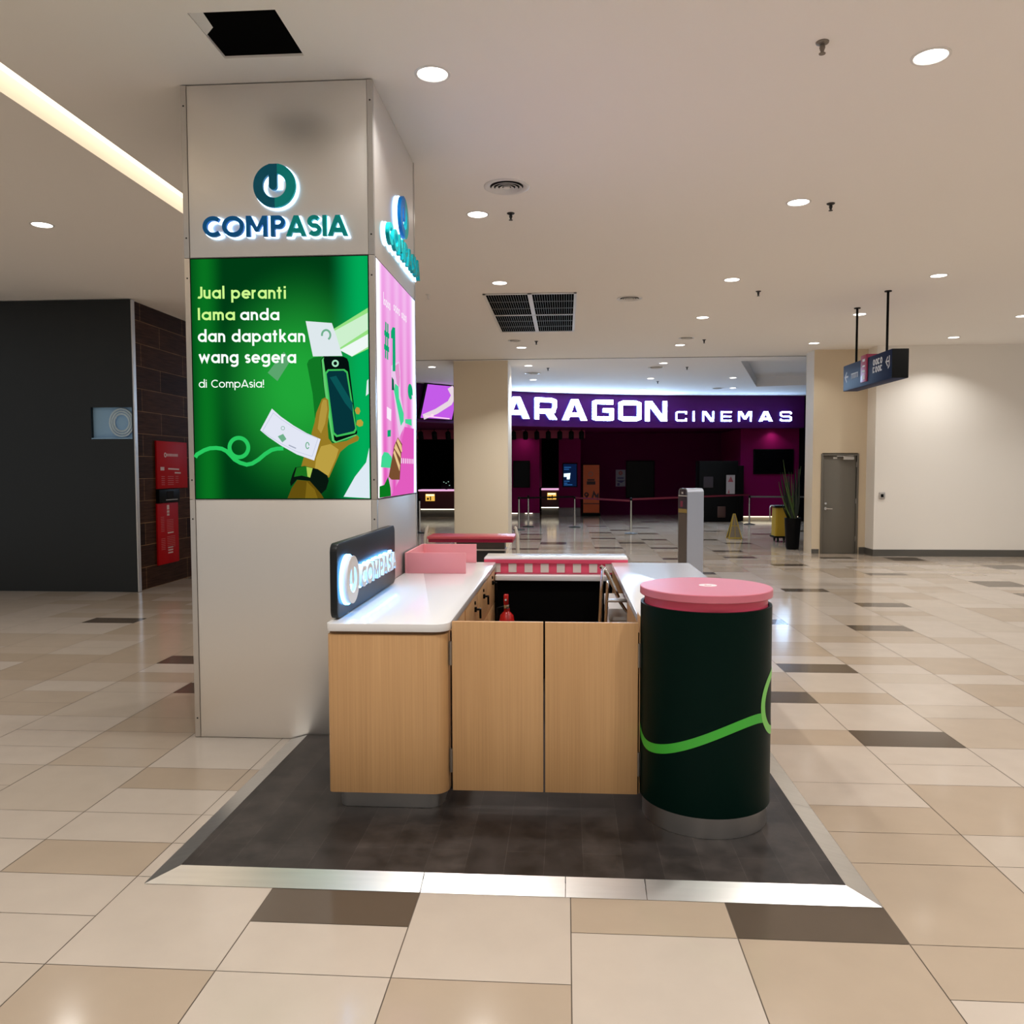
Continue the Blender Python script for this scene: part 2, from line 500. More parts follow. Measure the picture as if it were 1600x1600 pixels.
def vinyl():
    m = mat('dark_vinyl_plank', (0.03, 0.026, 0.024), 0.42, spec=0.25)
    t = NT(m); b = m.node_tree.nodes['Principled BSDF']
    tc = t.n('ShaderNodeTexCoord'); mp = t.n('ShaderNodeMapping'); mp.inputs['Rotation'].default_value = (0, 0, PI / 2)
    br = t.n('ShaderNodeTexBrick'); br.offset = 0.37
    br.inputs['Scale'].default_value = 1.0; br.inputs['Brick Width'].default_value = 0.95; br.inputs['Row Height'].default_value = 0.165
    br.inputs['Mortar Size'].default_value = 0.0012; br.inputs['Bias'].default_value = -0.1
    br.inputs['Color1'].default_value = (0.019, 0.0155, 0.0145, 1); br.inputs['Color2'].default_value = (0.030, 0.0245, 0.022, 1); br.inputs['Mortar'].default_value = (0.042, 0.036, 0.032, 1)
    t.l(tc.outputs['Object'], mp.inputs[0]); t.l(mp.outputs[0], br.inputs['Vector'])
    nz = t.n('ShaderNodeTexNoise'); nz.inputs['Scale'].default_value = 7; nz.inputs['Detail'].default_value = 6; nz.inputs['Roughness'].default_value = 0.65
    t.l(tc.outputs['Object'], nz.inputs['Vector'])
    r = t.n('ShaderNodeMapRange'); r.inputs[1].default_value, r.inputs[2].default_value, r.inputs[3].default_value, r.inputs[4].default_value = 0.32, 0.68, 0.45, 1.75
    t.l(nz.outputs[0], r.inputs[0])
    s = t.n('ShaderNodeVectorMath', operation='SCALE'); t.l(br.outputs[0], s.inputs[0]); t.l(r.outputs[0], s.inputs['Scale'])
    t.l(s.outputs[0], b.inputs['Base Color'])
    r2 = t.n('ShaderNodeMapRange'); r2.inputs[3].default_value, r2.inputs[4].default_value = 0.34, 0.55
    t.l(nz.outputs[0], r2.inputs[0]); t.l(r2.outputs[0], b.inputs['Roughness'])
    return m
M_VINYL = vinyl()

def dark_plank():
    m = mat('dark_walnut_cladding', (0.03, 0.018, 0.012), 0.55, spec=0.05)
    t = NT(m); b = m.node_tree.nodes['Principled BSDF']
    tc = t.n('ShaderNodeTexCoord')
    sp = t.n('ShaderNodeSeparateXYZ'); t.l(tc.outputs['Object'], sp.inputs[0])
    cb = t.n('ShaderNodeCombineXYZ'); t.l(sp.outputs['Y'], cb.inputs[0]); t.l(sp.outputs['Z'], cb.inputs[1])
    br = t.n('ShaderNodeTexBrick'); br.offset = 0.43
    br.inputs['Scale'].default_value = 1.0; br.inputs['Brick Width'].default_value = 1.25; br.inputs['Row Height'].default_value = 0.315
    br.inputs['Mortar Size'].default_value = 0.005; br.inputs['Mortar Smooth'].default_value = 0.2
    br.inputs['Color1'].default_value = (0.024, 0.011, 0.0065, 1); br.inputs['Color2'].default_value = (0.052, 0.024, 0.013, 1); br.inputs['Mortar'].default_value = (0.20, 0.11, 0.05, 1)
    t.l(cb.outputs[0], br.inputs['Vector'])
    mp = t.n('ShaderNodeMapping'); mp.inputs['Scale'].default_value = (3, 3, 45)
    nz = t.n('ShaderNodeTexNoise'); nz.inputs['Scale'].default_value = 1; nz.inputs['Detail'].default_value = 3
    t.l(tc.outputs['Object'], mp.inputs[0]); t.l(mp.outputs[0], nz.inputs['Vector'])
    r = t.n('ShaderNodeMapRange'); r.inputs[1].default_value, r.inputs[2].default_value, r.inputs[3].default_value, r.inputs[4].default_value = 0.3, 0.7, 0.6, 1.4
    t.l(nz.outputs[0], r.inputs[0])
    s = t.n('ShaderNodeVectorMath', operation='SCALE'); t.l(br.outputs[0], s.inputs[0]); t.l(r.outputs[0], s.inputs['Scale'])
    t.l(s.outputs[0], b.inputs['Base Color'])
    return m
M_WALNUT = dark_plank()

# ============================================================ setting: floor
def tile_mat(name, c):
    return mat(name, c, 0.13, spec=0.30, noise=((5, 5, 5), 0.035, 4))
TILES = [tile_mat('tile_ivory', (0.425, 0.366, 0.311)), tile_mat('tile_ivory_warm', (0.40, 0.34, 0.281)),
         tile_mat('tile_tan', (0.345, 0.275, 0.208)), tile_mat('tile_beige', (0.375, 0.308, 0.243)),
         tile_mat('tile_umber', (0.082, 0.062, 0.046))]
M_GROUT = mat('grout', (0.10, 0.075, 0.055), 0.8)
DARK = {(-2, 0), (1, 0), (3, 7), (2, 10), (3, 13), (5, 19), (3, 20), (6, 24), (5, 28), (8, 34), (6, 38), (8, 42), (-6, 13), (-5, 10), (-9, 19),
        (-1, 51), (1, 48), (1, 56), (2, 52), (1, 62), (2, 65), (3, 55), (3, 48), (3, 61), (3, 41), (3, 34), (5, 46), (5, 42), (6, 52), (5, 55),
        (6, 64), (3, 68), (1, 70), (-2, 47), (-2, 60), (-2, 55), (-1, 52), (-2, 43), (-1, 86), (8, 61), (4, 77), (6, 75), (0, 77), (2, 80)}
TAN = {(0, 0), (1, -1), (1, -2), (2, 0), (2, 1), (2, 2), (2, 3), (2, 7), (3, 10), (2, 12), (-1, -2), (-1, -3), (-3, -2), (-3, -3), (-4, 1), (-4, 4), (-3, 4),
       (-5, 8), (-5, 9), (-6, 11), (-5, 7), (3, 15), (4, 17), (-7, 17), (-6, 15), (-6, 16), (-6, 21), (-7, 24)}
LIGHT = {(0, -1), (0, -2), (-1, 0), (-1, -1), (-2, -1), (-2, -2), (-2, -3), (-3, 0), (-3, -1), (2, 4), (2, 5), (2, 6), (3, 6), (3, 5), (2, 8), (2, 9), (3, 8), (3, 9), (3, 11), (3, 12),
         (-3, 1), (-3, 2), (-3, 3), (-3, 5), (-3, 6), (-4, 2), (-4, 3), (-4, 5), (-4, 6), (0, -3), (0, -4), (1, -3), (-4, 0), (-4, -1)}
JOIN = {(0, -2), (-1, -1), (-1, -3), (-2, -3), (-3, -1), (-3, -3), (1, -2), (2, 0), (2, 5), (2, 8), (-3, 5), (-4, 5), (-5, 8), (3, 8), (3, 11)}
rt = random.Random(41)
mb = MB()
for i in range(-17, 18):
    j = -22
    while j < 98:
        col = lambda jj: (4 if (i, jj) in DARK else 2 if (i, jj) in TAN else 0 if (i, jj) in LIGHT else
                          4 if (rt.random() < 0.07 and (i < -9 or i > 9 or jj < -4)) else rt.choices((0, 1, 2, 3), (34, 28, 20, 18))[0])
        listed = (i, j) in DARK or (i, j + 1) in DARK or (i, j) in TAN or (i, j) in LIGHT or (i, j + 1) in TAN or (i, j + 1) in LIGHT
        join = (i, j) in JOIN or (not listed and rt.random() < 0.4)
        c = col(j)
        j1 = j + (2 if join else 1)
        gx, gy = 0.0022, 0.0016
        mb.face([(i * .6 + gx, j * .3 + gy, 0), (i * .6 + .6 - gx, j * .3 + gy, 0), (i * .6 + .6 - gx, j1 * .3 - gy, 0), (i * .6 + gx, j1 * .3 - gy, 0)], c)
        j = j1
mb.face([(-10.2, -6.6, -.002), (10.8, -6.6, -.002), (10.8, 29.7, -.002), (-10.2, 29.7, -.002)], 5)
mb.box(-10.2, 10.8, -6.6, 29.7, -0.15, -0.01, mi=5)
tag(build('floor', mb, TILES + [M_GROUT], smooth=0, local=True), 'glossy ivory and tan tiled floor with scattered dark brown tiles', 'floor', kind='structure')

# ============================================================ ceiling with its openings
H = 4.03
mb = MB()
HOLE = (-1.96, -1.50, 1.28, 1.74)
SLOT = (-3.51, -3.26, -6.2, 13.6)
xs = sorted({-10.2, -3.51, -3.26, -1.96, -1.50, 10.8}); ys = sorted({-6.6, -6.2, 1.28, 1.74, 13.6, 14.38})
for a, b in zip(xs[:-1], xs[1:]):
    for c, d in zip(ys[:-1], ys[1:]):
        cx, cy = (a + b) / 2, (c + d) / 2
        if any(q[0] < cx < q[1] and q[2] < cy < q[3] for q in (HOLE, SLOT)):
            continue
        mb.face([(a, c, H), (b, c, H), (b, d, H), (a, d, H)])
def shaft(mb, x0, x1, y0, y1, z0, z1, mi_side=0, mi_top=0):
    for p, q in (((x0, y0), (x1, y0)), ((x1, y0), (x1, y1)), ((x1, y1), (x0, y1)), ((x0, y1), (x0, y0))):
        mb.face([(*p, z0), (*q, z0), (*q, z1), (*p, z1)], mi_side)
    mb.face([(x0, y0, z1), (x1, y0, z1), (x1, y1, z1), (x0, y1, z1)], mi_top)
shaft(mb, *SLOT, H, H + 0.16)
mb.face([(-10.2, 14.38, H), (10.8, 14.38, H), (10.8, 14.38, H + .25), (-10.2, 14.38, H + .25)])
mb.face([(-10.2, -6.6, H + .3), (10.8, -6.6, H + .3), (10.8, 30, H + .3), (-10.2, 30, H + .3)], 1)
shaft(mb, *HOLE, H, H + .02, 0, 1)
mb.box(-1.955, -1.505, 1.285, 1.735, H + .012, H + .019, mi=1)
mb.face([(-1.958, 1.29, H + .004), (-1.885, 1.29, H + .0115), (-1.895, 1.44, H + .0115), (-1.958, 1.50, H + .004)], 2)  # pale sliver put in as the lit side wall of the opening
# ceiling in front of the cinema, with a coffer
A, B, C_, D = (3.77, 15.09), (5.39, 20.66), (9.2, 19.6), (9.2, 15.1)
o4 = ((-10.2, 14.42), (-10.2, 30), (10.8, 30), (10.8, 14.42)); i4 = (A, B, C_, D)
z2 = H - 0.004
for k in range(4):
    k2 = (k + 1) % 4
    mb.face([(*o4[k], z2), (*o4[k2], z2), (*i4[k2], z2), (*i4[k], z2)], 3)
    mb.face([(*i4[k], z2), (*i4[k2], z2), (*i4[k2], z2 + .26), (*i4[k], z2 + .26)], 3)
mb.face([(*p, z2 + .26) for p in i4], 3)
tag(build('ceiling', mb, [M_CEIL, M_DARK, M_WHITEP, M_CEIL_FAR], smooth=0, local=True), 'plain beige plaster ceiling with a black access opening and a raised coffer far off', 'ceiling', kind='structure')
mb = MB().box(-10.2, 10.8, 14.375, 14.385, H - .004, H + .2)
tag(build('trim_1', mb, M_SKIRT, smooth=0), 'thin dark joint where the ceiling meets the cinema ceiling', 'trim', kind='structure')
mb = MB(); mb.box(-3.505, -3.265, -6.15, 13.5, H + .135, H + .155)
cove = tag(build('cove_light', mb, emit('cove_led', (1.0, 0.80, 0.56), 2.6), smooth=0), 'long warm light strip recessed in the ceiling left of the metal pillar', 'light')

# ============================================================ walls
def wall(name, boxes, m, label=None):
    mb = MB()
    for b in boxes:
        mb.box(*b)
    return tag(build(name, mb, m, smooth=0, local=True), label, 'wall' if label else None, kind='structure')
wall('wall_left', [(-6.2, -5.985, 7.97, 15.0, 0, H)], M_WALNUT, 'dark walnut plank wall with thin gold joints left of the pillar')
wall('wall_right', [(4.868, 5.05, 13.54, 14.06, 0, H), (5.05, 5.75, 13.54, 14.06, 2.0, H), (5.75, 5.906, 13.54, 14.06, 0, H), (5.05, 5.75, 13.8, 14.06, 0, 2.0)], M_CREAM, 'cream wall around the grey service door')
wall('wall_corner', [(5.906, 10.6, 13.1, 14.06, 0, H)], M_WHITEWALL, 'off white wall with dark skirting at the right edge')
wall('wall_far', [(-10.2, 10.8, 29.6, 29.8, 0, H)], M_DARK)
mb = MB(); mb.box(5.79, 5.906, 13.525, 13.54, 0, .13); mb.box(5.893, 5.906, 13.09, 13.525, 0, .13); mb.box(5.893, 10.6, 13.085, 13.1, 0, .13)
tag(build('baseboard_right', mb, M_SKIRT, smooth=0, local=True), 'dark grey skirting along the off white wall', 'skirting', kind='structure')
mb = MB(); mb.box(4.87, 5.01, 13.528, 13.54, 0, .09)
tag(build('baseboard_corner', mb, M_SKIRT, smooth=0), 'short dark skirting beside the grey door', 'skirting', kind='structure')

# cream column before the cinema
mb = MB(); mb.prism(rrect(-2.44, -1.262, 14.55, 15.7, 0.012), 'z', 0, H)
tag(build('column', mb, mat('cream_column_paint', (0.80, 0.71, 0.56), 0.55, spec=0.3), local=True), 'cream painted square column standing before the cinema', 'column', kind='structure')

# grey service door
door = thing('door_1', 'closed grey metal service door in the cream wall', 'door', (5.39, 13.54, 0), kind='structure')
mb = MB(); mb.box(5.035, 5.075, 13.52, 13.62, 0, 1.985, .003); mb.box(5.72, 5.76, 13.52, 13.62, 0, 1.985, .003); mb.box(5.075, 5.72, 13.52, 13.62, 1.945, 1.985, .003)
build('door_frame', mb, M_GREYDOOR, door)
mb = MB(); mb.box(5.077, 5.718, 13.555, 13.60, .006, 1.943, .002)
leaf = build('door_leaf', mb, mat('grey_door_leaf', (0.15, 0.14, 0.118), 0.42), door)
mb = MB(); mb.box(5.45, 5.66, 13.50, 13.555, 1.865, 1.925, .006); mb.box(5.33, 5.47, 13.52, 13.53, 1.93, 1.945); mb.tube([(5.46, 13.525, 1.93), (5.65, 13.525, 1.945)], .008)
build('door_closer', mb, M_ALU, leaf)
mb = MB(); mb.box(5.27, 5.345, 13.55, 13.556, 1.885, 1.92)
build('number_plate', mb, M_WHITEP, leaf)
mb = MB(); mb.lathe([(0, 0), (.028, 0), (.028, .01), (0, .01)], (0, 0, 0), 20, M=Matrix.Translation((5.135, 13.555, .90)) @ Matrix.Rotation(PI / 2, 4, 'X'))
mb.tube([(5.135, 13.55, .90), (5.135, 13.50, .90), (5.15, 13.49, .90), (5.25, 13.49, .895)], .011)
mb.lathe([(0, 0), (.022, 0), (.022, .012), (0, .012)], (0, 0, 0), 20, M=Matrix.Translation((5.135, 13.555, 1.0)) @ Matrix.Rotation(PI / 2, 4, 'X'))
build('lever_handle', mb, M_CHROME, leaf)
for z in (.25, 1.0, 1.72):
    mb = MB(); mb.cyl(5.722, 13.545, z, z + .1, .009); build('hinge', mb, M_ALU, door)

sw = thing('wall_switch', 'small grey switch plate on the off white wall', 'switch', (6.05, 13.1, 1.1))
mb = MB(); mb.box(5.995, 6.105, 13.082, 13.1, 1.11, 1.235, .004); build('plate', mb, M_ALU, sw)
mb = MB(); mb.box(6.025, 6.075, 13.074, 13.084, 1.14, 1.20, .003); build('button', mb, M_BLACK, sw)

# ============================================================ cinema front
FC = [(-7.5, 15.2), (-6.88, 15.85), (-6.25, 16.51), (-5.62, 17.16), (-4.99, 17.81), (-4.4, 18.4), (-3.9, 18.96), (-3.5, 19.42), (-3.14, 19.87), (-2.85, 20.25), (-2.53, 20.63), (-2.15, 20.99), (-1.72, 21.31),
      (-1.16, 21.64), (-0.56, 21.94), (0.11, 22.23), (0.81, 22.49), (1.55, 22.73), (2.31, 22.94), (3.16, 23.12), (4.04, 23.27), (4.97, 23.39), (5.91, 23.49), (6.77, 23.58), (7.9, 23.69)]
FZ = 3.0
back = [(x - 0.1, y + 0.3) for x, y in FC]
mb = MB(); mb.prism(FC + back[::-1], 'z', FZ, H - .004)
fascia = tag(build('wall_fascia', mb, mat('fascia_purple', (0.090, 0.008, 0.105), 0.5, spec=0.15), smooth=60, local=True), 'deep purple curved fascia band carrying the cinema name', 'fascia', kind='structure')
mb = MB()
for (a, b), (c, d) in zip(zip(FC[:-1], FC[1:]), zip(back[:-1], back[1:])):
    pass
mb.face([(p[0], p[1] + .25, FZ + .02) for p in FC] + [(7.9, 29.6, FZ + .02), (-7.5, 29.6, FZ + .02)])
tag(build('ceiling_soffit', mb, M_PURPLE_D, smooth=0, local=True), kind='structure')
wall('wall_ticket_hall', [(-1.99, -.925, 25.0, 25.15, .19, FZ + .02), (-.274, .52, 26.6, 26.75, .30, FZ + .02), (-.99, -.925, 25.15, 27.5, 1.05, FZ + .02)], M_PURPLE, 'magenta wall panels of the cinema ticket hall')
wall('wall_ticket_base', [(-1.99, -.925, 25.08, 25.15, .0, .19), (-.274, .52, 26.68, 26.75, .0, .30)], mat('pale_grey_base', (0.30, 0.27, 0.27), 0.5))
wall('wall_lobby_back', [(.52, 5.75, 27.5, 27.65, 0, FZ + .02)], M_PURPLE_D, 'dark purple back wall of the cinema lobby')
wall('wall_lobby_right', [(5.72, 7.72, 24.2, 24.35, .13, FZ + .02), (5.72, 5.85, 24.35, 27.5, .13, FZ + .02)], M_PURPLE, 'magenta wall with a black screen at the right of the cinema')
wall('wall_lobby_base', [(5.75, 7.72, 24.27, 24.35, 0, .13)], mat('pale_stone_base', (0.40, 0.36, 0.28), 0.5))
wall('wall_cinema_side', [(7.6, 7.75, 14.06, 24.2, 0, H - .004)], M_DARK)
wall('wall_cinema_left', [(-9.5, -9.3, 15, 29.6, 0, H - .004)], M_DARK)

# pink bulkhead under the fascia with black spotlights in front of it
mb = MB(); mb.box(-1.95, .62, 24.3, 24.42, 2.74, 3.0); tag(build('trim_2', mb, mat('dusty_pink_bulkhead', (0.40, 0.07, 0.12), 0.6, spec=0.1), smooth=0), 'dusty pink bulkhead under the fascia behind the spotlights', 'bulkhead', kind='structure')
mb = MB(); mb.box(-5.6, -3.2, 23.6, 23.72, 2.70, 3.0); tag(build('trim_3', mb, mat('dusty_pink_bulkhead', (0.40, 0.07, 0.12), 0.6, spec=0.1), smooth=0), 'dusty pink bulkhead between metal pillar and column', 'bulkhead', kind='structure')

# measured outlines of the printed artwork, in metres on the pillar faces
ART={'beam':[(-1.438,2.543),(-1.194,2.67),(-1.19,2.424),(-1.321,2.378),(-1.4,2.425)],'strip':[(-1.433,2.532),(-1.195,2.641),(-1.193,2.54),(-1.4,2.429)],'strip2':[(-1.397,2.419),(-1.193,2.513),(-1.192,2.436),(-1.321,2.379)],'phone_side':[(-1.6,2.337),(-1.588,2.361),(-1.56,2.375),(-1.51,2.382),(-1.473,2.156),(-1.446,1.851),(-1.478,1.863),(-1.556,2.01),(-1.568,2.157)],'phone':[(-1.512,2.36),(-1.495,2.382),(-1.371,2.378),(-1.349,2.366),(-1.34,2.344),(-1.292,1.916),(-1.303,1.896),(-1.433,1.851),(-1.453,1.863),(-1.475,2.029),(-1.498,2.205)],'rim':[(-1.486,2.282),(-1.469,2.302),(-1.367,2.303),(-1.346,2.286),(-1.295,1.935),(-1.307,1.913),(-1.422,1.89),(-1.445,1.912)],'screen':[(-1.477,2.275),(-1.463,2.292),(-1.372,2.293),(-1.355,2.279),(-1.304,1.942),(-1.315,1.925),(-1.417,1.902),(-1.436,1.92)],'edge':[(-1.507,2.36),(-1.492,2.376),(-1.495,2.36),(-1.475,2.205),(-1.455,2.029),(-1.436,1.871),(-1.423,1.863),(-1.3,1.906),(-1.296,1.899),(-1.43,1.853),(-1.45,1.867),(-1.473,2.029),(-1.495,2.205)],'lens':[(-1.421,2.337)],'note_a':[(-1.604,2.596),(-1.442,2.582),(-1.414,2.5),(-1.379,2.383),(-1.562,2.382)],'note_c':[(-1.744,2.412),(-1.7,2.363),(-1.787,2.235),(-1.847,2.286)],'note_d':[(-1.821,2.066),(-1.766,2.017),(-1.687,1.962),(-1.607,1.915),(-1.52,1.878),(-1.562,1.747),(-1.67,1.785),(-1.769,1.84),(-1.849,1.894),(-1.897,1.934)],'note_e':[(-1.229,2.231),(-1.196,2.241),(-1.196,2.153),(-1.237,2.139)],'note_f':[(-1.197,1.823),(-1.199,1.514),(-1.383,1.524),(-1.311,1.647),(-1.24,1.735)],'hand':[(-1.519,2.098),(-1.509,2.122),(-1.489,2.131),(-1.469,2.117),(-1.465,2.058),(-1.476,1.961),(-1.471,1.882),(-1.448,1.851),(-1.358,1.867),(-1.293,1.901),(-1.281,1.886),(-1.288,1.867),(-1.348,1.841),(-1.399,1.799),(-1.419,1.755),(-1.471,1.642),(-1.551,1.667),(-1.646,1.706),(-1.625,1.775),(-1.563,1.863),(-1.577,1.912),(-1.556,1.981),(-1.545,2.039)],'palm':[(-1.518,1.834),(-1.458,1.848),(-1.409,1.814),(-1.424,1.765),(-1.476,1.652),(-1.561,1.686),(-1.549,1.765)],'thumb':[(-1.511,2.093),(-1.499,2.119),(-1.479,2.117),(-1.475,2.058),(-1.491,1.971),(-1.517,1.912),(-1.537,1.942),(-1.525,2.02)],'finger1':[(-1.294,2.072),(-1.278,2.067),(-1.272,2.047),(-1.28,2.028),(-1.296,2.03),(-1.306,2.052)],'finger2':[(-1.292,1.991),(-1.269,1.997),(-1.254,1.979),(-1.259,1.958),(-1.279,1.952),(-1.299,1.965)],'band':[(-1.681,1.705),(-1.621,1.714),(-1.54,1.694),(-1.481,1.655),(-1.473,1.622),(-1.49,1.57),(-1.521,1.542),(-1.592,1.622),(-1.672,1.63),(-1.711,1.588),(-1.716,1.613),(-1.7,1.662)],'band_top':[(-1.673,1.704),(-1.616,1.713),(-1.572,1.7),(-1.589,1.642),(-1.642,1.655),(-1.69,1.647)],'band_mark':[(-1.611,1.708),(-1.572,1.7),(-1.589,1.642),(-1.605,1.649)],'arm':[(-1.672,1.628),(-1.592,1.621),(-1.523,1.541),(-1.508,1.511),(-1.735,1.511),(-1.708,1.578)],'arm_hi':[(-1.612,1.618),(-1.563,1.568),(-1.545,1.511),(-1.624,1.511)],'ribbon':[(-2.351,1.769),(-2.305,1.787),(-2.258,1.813),(-2.222,1.825),(-2.181,1.827),(-2.146,1.822),(-2.116,1.807),(-2.091,1.782),(-2.066,1.755),(-2.031,1.735),(-1.99,1.723),(-1.955,1.73),(-1.914,1.754),(-1.872,1.788),(-1.831,1.813),(-1.796,1.821),(-1.756,1.822)],'loop':[(-2.037,1.829)],'t1':((-2.276,2.74),(-1.721,2.731),0.072),'t2a':((-2.275,2.61),(-2.041,2.606),0.074),'t2b':((-2.009,2.606),(-1.764,2.602),0.073),'t3':((-2.278,2.477),(-1.606,2.468),0.078),'t4':((-2.275,2.348),(-1.664,2.341),0.074),'t5':((-2.279,2.198),(-1.868,2.195),0.048),'logo':[(-2.217,3.105),(-1.339,3.086),(-2.214,3.226),(-1.772,3.392),(-1.643,3.389),(-1.701,3.391),(-1.795,3.512),(-1.742,3.381)],'s_border':[(2.131,2.997),(3.394,3.005),(3.348,1.47),(2.075,1.507)],'s_text':[(2.232,2.74),(2.962,2.781),(2.234,2.779)],'s_hash':[(2.234,2.57),(2.381,2.571),(2.221,2.513),(2.388,2.509),(2.285,2.626),(2.264,2.399),(2.358,2.631),(2.333,2.4)],'s_one':[(2.441,2.557),(2.444,2.602),(2.498,2.638),(2.573,2.646),(2.574,2.441),(2.565,2.354),(2.483,2.344),(2.49,2.56)],'s_phone':[(2.448,2.375),(2.57,2.41),(2.713,2.438),(2.742,2.376),(2.751,2.21),(2.845,2.09),(2.893,2.011),(2.688,1.913),(2.628,2.009),(2.515,2.221),(2.455,2.221)],'s_screen':[(2.553,2.385),(2.696,2.426),(2.724,2.334),(2.704,2.259),(2.626,2.277)],'s_grip':[(2.563,2.271),(2.672,2.262),(2.685,2.184),(2.845,2.09),(2.843,2.035),(2.741,1.996),(2.618,2.126),(2.53,2.216)],'s_dark':[(2.459,2.304),(2.519,2.291),(2.53,2.222),(2.455,2.218)],'s_e':[(3.132,2.259),(2.975,2.245),(3.135,2.316),(3.1,2.214)],'s_band':[(2.895,2.052),(3.13,2.067),(3.135,2.017),(2.894,2.024)],'s_txt2':[(2.292,2.095),(2.42,2.086),(2.41,2.009),(2.288,2.021)],'s_txt3':[(2.298,1.944),(2.398,1.952),(2.391,1.908),(2.296,1.901)],'s_hand':[(2.624,1.911),(2.768,1.869),(2.731,1.788),(2.674,1.62),(2.412,1.624),(2.326,1.644),(2.465,1.802),(2.497,1.848)],'s_fin':[[(2.575,1.883),(2.614,1.904),(2.734,1.861),(2.758,1.815),(2.725,1.814)],[(2.496,1.835),(2.544,1.869),(2.698,1.8),(2.713,1.767)],[(2.465,1.802),(2.505,1.822),(2.678,1.72),(2.66,1.68)]],'s_ring':[(2.124,1.705),(2.154,1.772),(2.222,1.803),(2.334,1.8),(2.434,1.776),(2.477,1.738),(2.46,1.7)],'s_cuff':[(2.079,1.586),(2.212,1.593),(2.326,1.644),(2.394,1.567),(2.406,1.5),(2.075,1.506)],'s_pink':[(2.673,1.614),(2.803,1.911),(2.893,1.997),(3.242,2.001),(3.217,1.489),(2.421,1.503)],'s_txt4':[(2.697,1.774),(3.191,1.759),(3.19,1.723),(2.695,1.73)]}

# ============================================================ display pillar
PX0, PX1, PY0, PY1 = -2.36, -1.178, 2.02, 3.37
pil = thing('pillar', 'tall square pillar clad in brushed metal panels, beside the wooden counter', 'pillar', ((PX0 + PX1) / 2, (PY0 + PY1) / 2, 0), kind='structure')
mb = MB(); mb.box(PX0 + .012, PX1 - .012, PY0 + .012, PY1 - .012, 0.001, H - .005); build('core', mb, M_ALU, pil)
for (z0, z1) in ((.004, 1.503), (2.993, H - .008)):
    mb = MB(); mb.box(PX0 + .036, PX1 - .036, PY0 + .004, PY0 + .013, z0, z1, .0015); build('front_panel', mb, M_STEEL, pil)
    mb = MB(); mb.box(PX1 - .013, PX1 - .004, PY0 + .036, PY1 - .036, z0, z1, .0015); build('side_panel', mb, M_STEEL, pil)
for sx, sy in ((PX0, PY0), (PX1, PY0), (PX1, PY1), (PX0, PY1)):
    dx = 1 if sx == PX0 else -1; dy = 1 if sy == PY0 else -1
    for z0, z1 in ((.004, 1.505), (1.508, 2.988), (2.991, H - .008)):
        mb = MB()
        mb.prism([(sx, sy), (sx + dx * .033, sy), (sx + dx * .033, sy + dy * .012), (sx + dx * .012, sy + dy * .012), (sx + dx * .012, sy + dy * .033), (sx, sy + dy * .033)], 'z', z0, z1, .001)
        ct = build('corner_trim', mb, M_ALU, pil)
        if dy > 0:
            mb = MB()
            for z in (z0 + .12, z1 - .12):
                mb.lathe([(0, 0), (.0055, 0), (.004, .003), (0, .003)], (0, 0, 0), 10, M=Matrix.Translation((sx + dx * .016, sy, z)) @ Matrix.Rotation(PI / 2, 4, 'X'))
            build('screw', mb, M_SCREW, ct)

# ---- backlit green poster on the pillar's front
def flat(name, poly, fn, d, m, parent):
    mb = MB(); mb.solid(poly, fn, d - .0007, d)
    return build(name, mb, m, parent, smooth=0)
gp = thing('poster_light_box', 'green backlit poster of a hand holding a phone, on the front of the metal pillar', 'light box', ((-2.326 - 1.186) / 2, PY0, 1.508))
fn = plane_fn('y', PY0, -1)
mb = MB(); mb.box(-2.326, -1.212, PY0 - .0005, PY0 + .0115, 1.508, 2.988); build('casing', mb, M_BLACK, gp)
m = emit('green_backlit_print', (0, .1, .02), 1.0)
t = NT(m); e = m.node_tree.nodes['Emission']
tc = t.n('ShaderNodeTexCoord'); sp = t.n('ShaderNodeSeparateXYZ'); t.l(tc.outputs['Generated'], sp.inputs[0])
u, v = sp.outputs['X'], sp.outputs['Z']
dx = t.math('SUBTRACT', u, 0.60); dy = t.math('SUBTRACT', v, 0.47)
dd = t.math('SQRT', t.math('ADD', t.math('MULTIPLY', dx, dx), t.math('MULTIPLY', dy, dy)))
r = t.n('ShaderNodeMapRange', interpolation_type='SMOOTHSTEP'); r.inputs[1].default_value, r.inputs[2].default_value, r.inputs[3].default_value, r.inputs[4].default_value = 0.05, 0.54, 1.0, 0.0
t.l(dd, r.inputs[0])
base = t.mix(r.outputs[0], lin((0, 58, 20)), lin((32, 166, 56)))
def bump(c, wd):
    q = t.n('ShaderNodeMapRange', interpolation_type='SMOOTHSTEP'); q.inputs[1].default_value, q.inputs[2].default_value, q.inputs[3].default_value, q.inputs[4].default_value = 0, wd, 1.0, 0.0
    t.l(t.math('ABSOLUTE', t.math('SUBTRACT', u, c)), q.inputs[0]); return q.outputs[0]
col = t.mix(t.math('MULTIPLY', bump(0.075, 0.12), 0.75), base, lin((10, 125, 35)))
col = t.mix(t.math('MULTIPLY', bump(0.97, 0.20), 0.9), col, lin((0, 178, 92)))
t.l(col, e.inputs[0])
pr = build('printed_panel', MB().solid([(-2.32, 1.513), (-1.218, 1.513), (-1.218, 2.982), (-2.32, 2.982)], fn, .0005, .0015), m, gp, smooth=0)
a = ART
def cut(poly):                       # keep art inside the sheet
    return [(min(max(x, -2.318), -1.22), min(max(z, 1.515), 2.98)) for x, z in poly]
k = .003
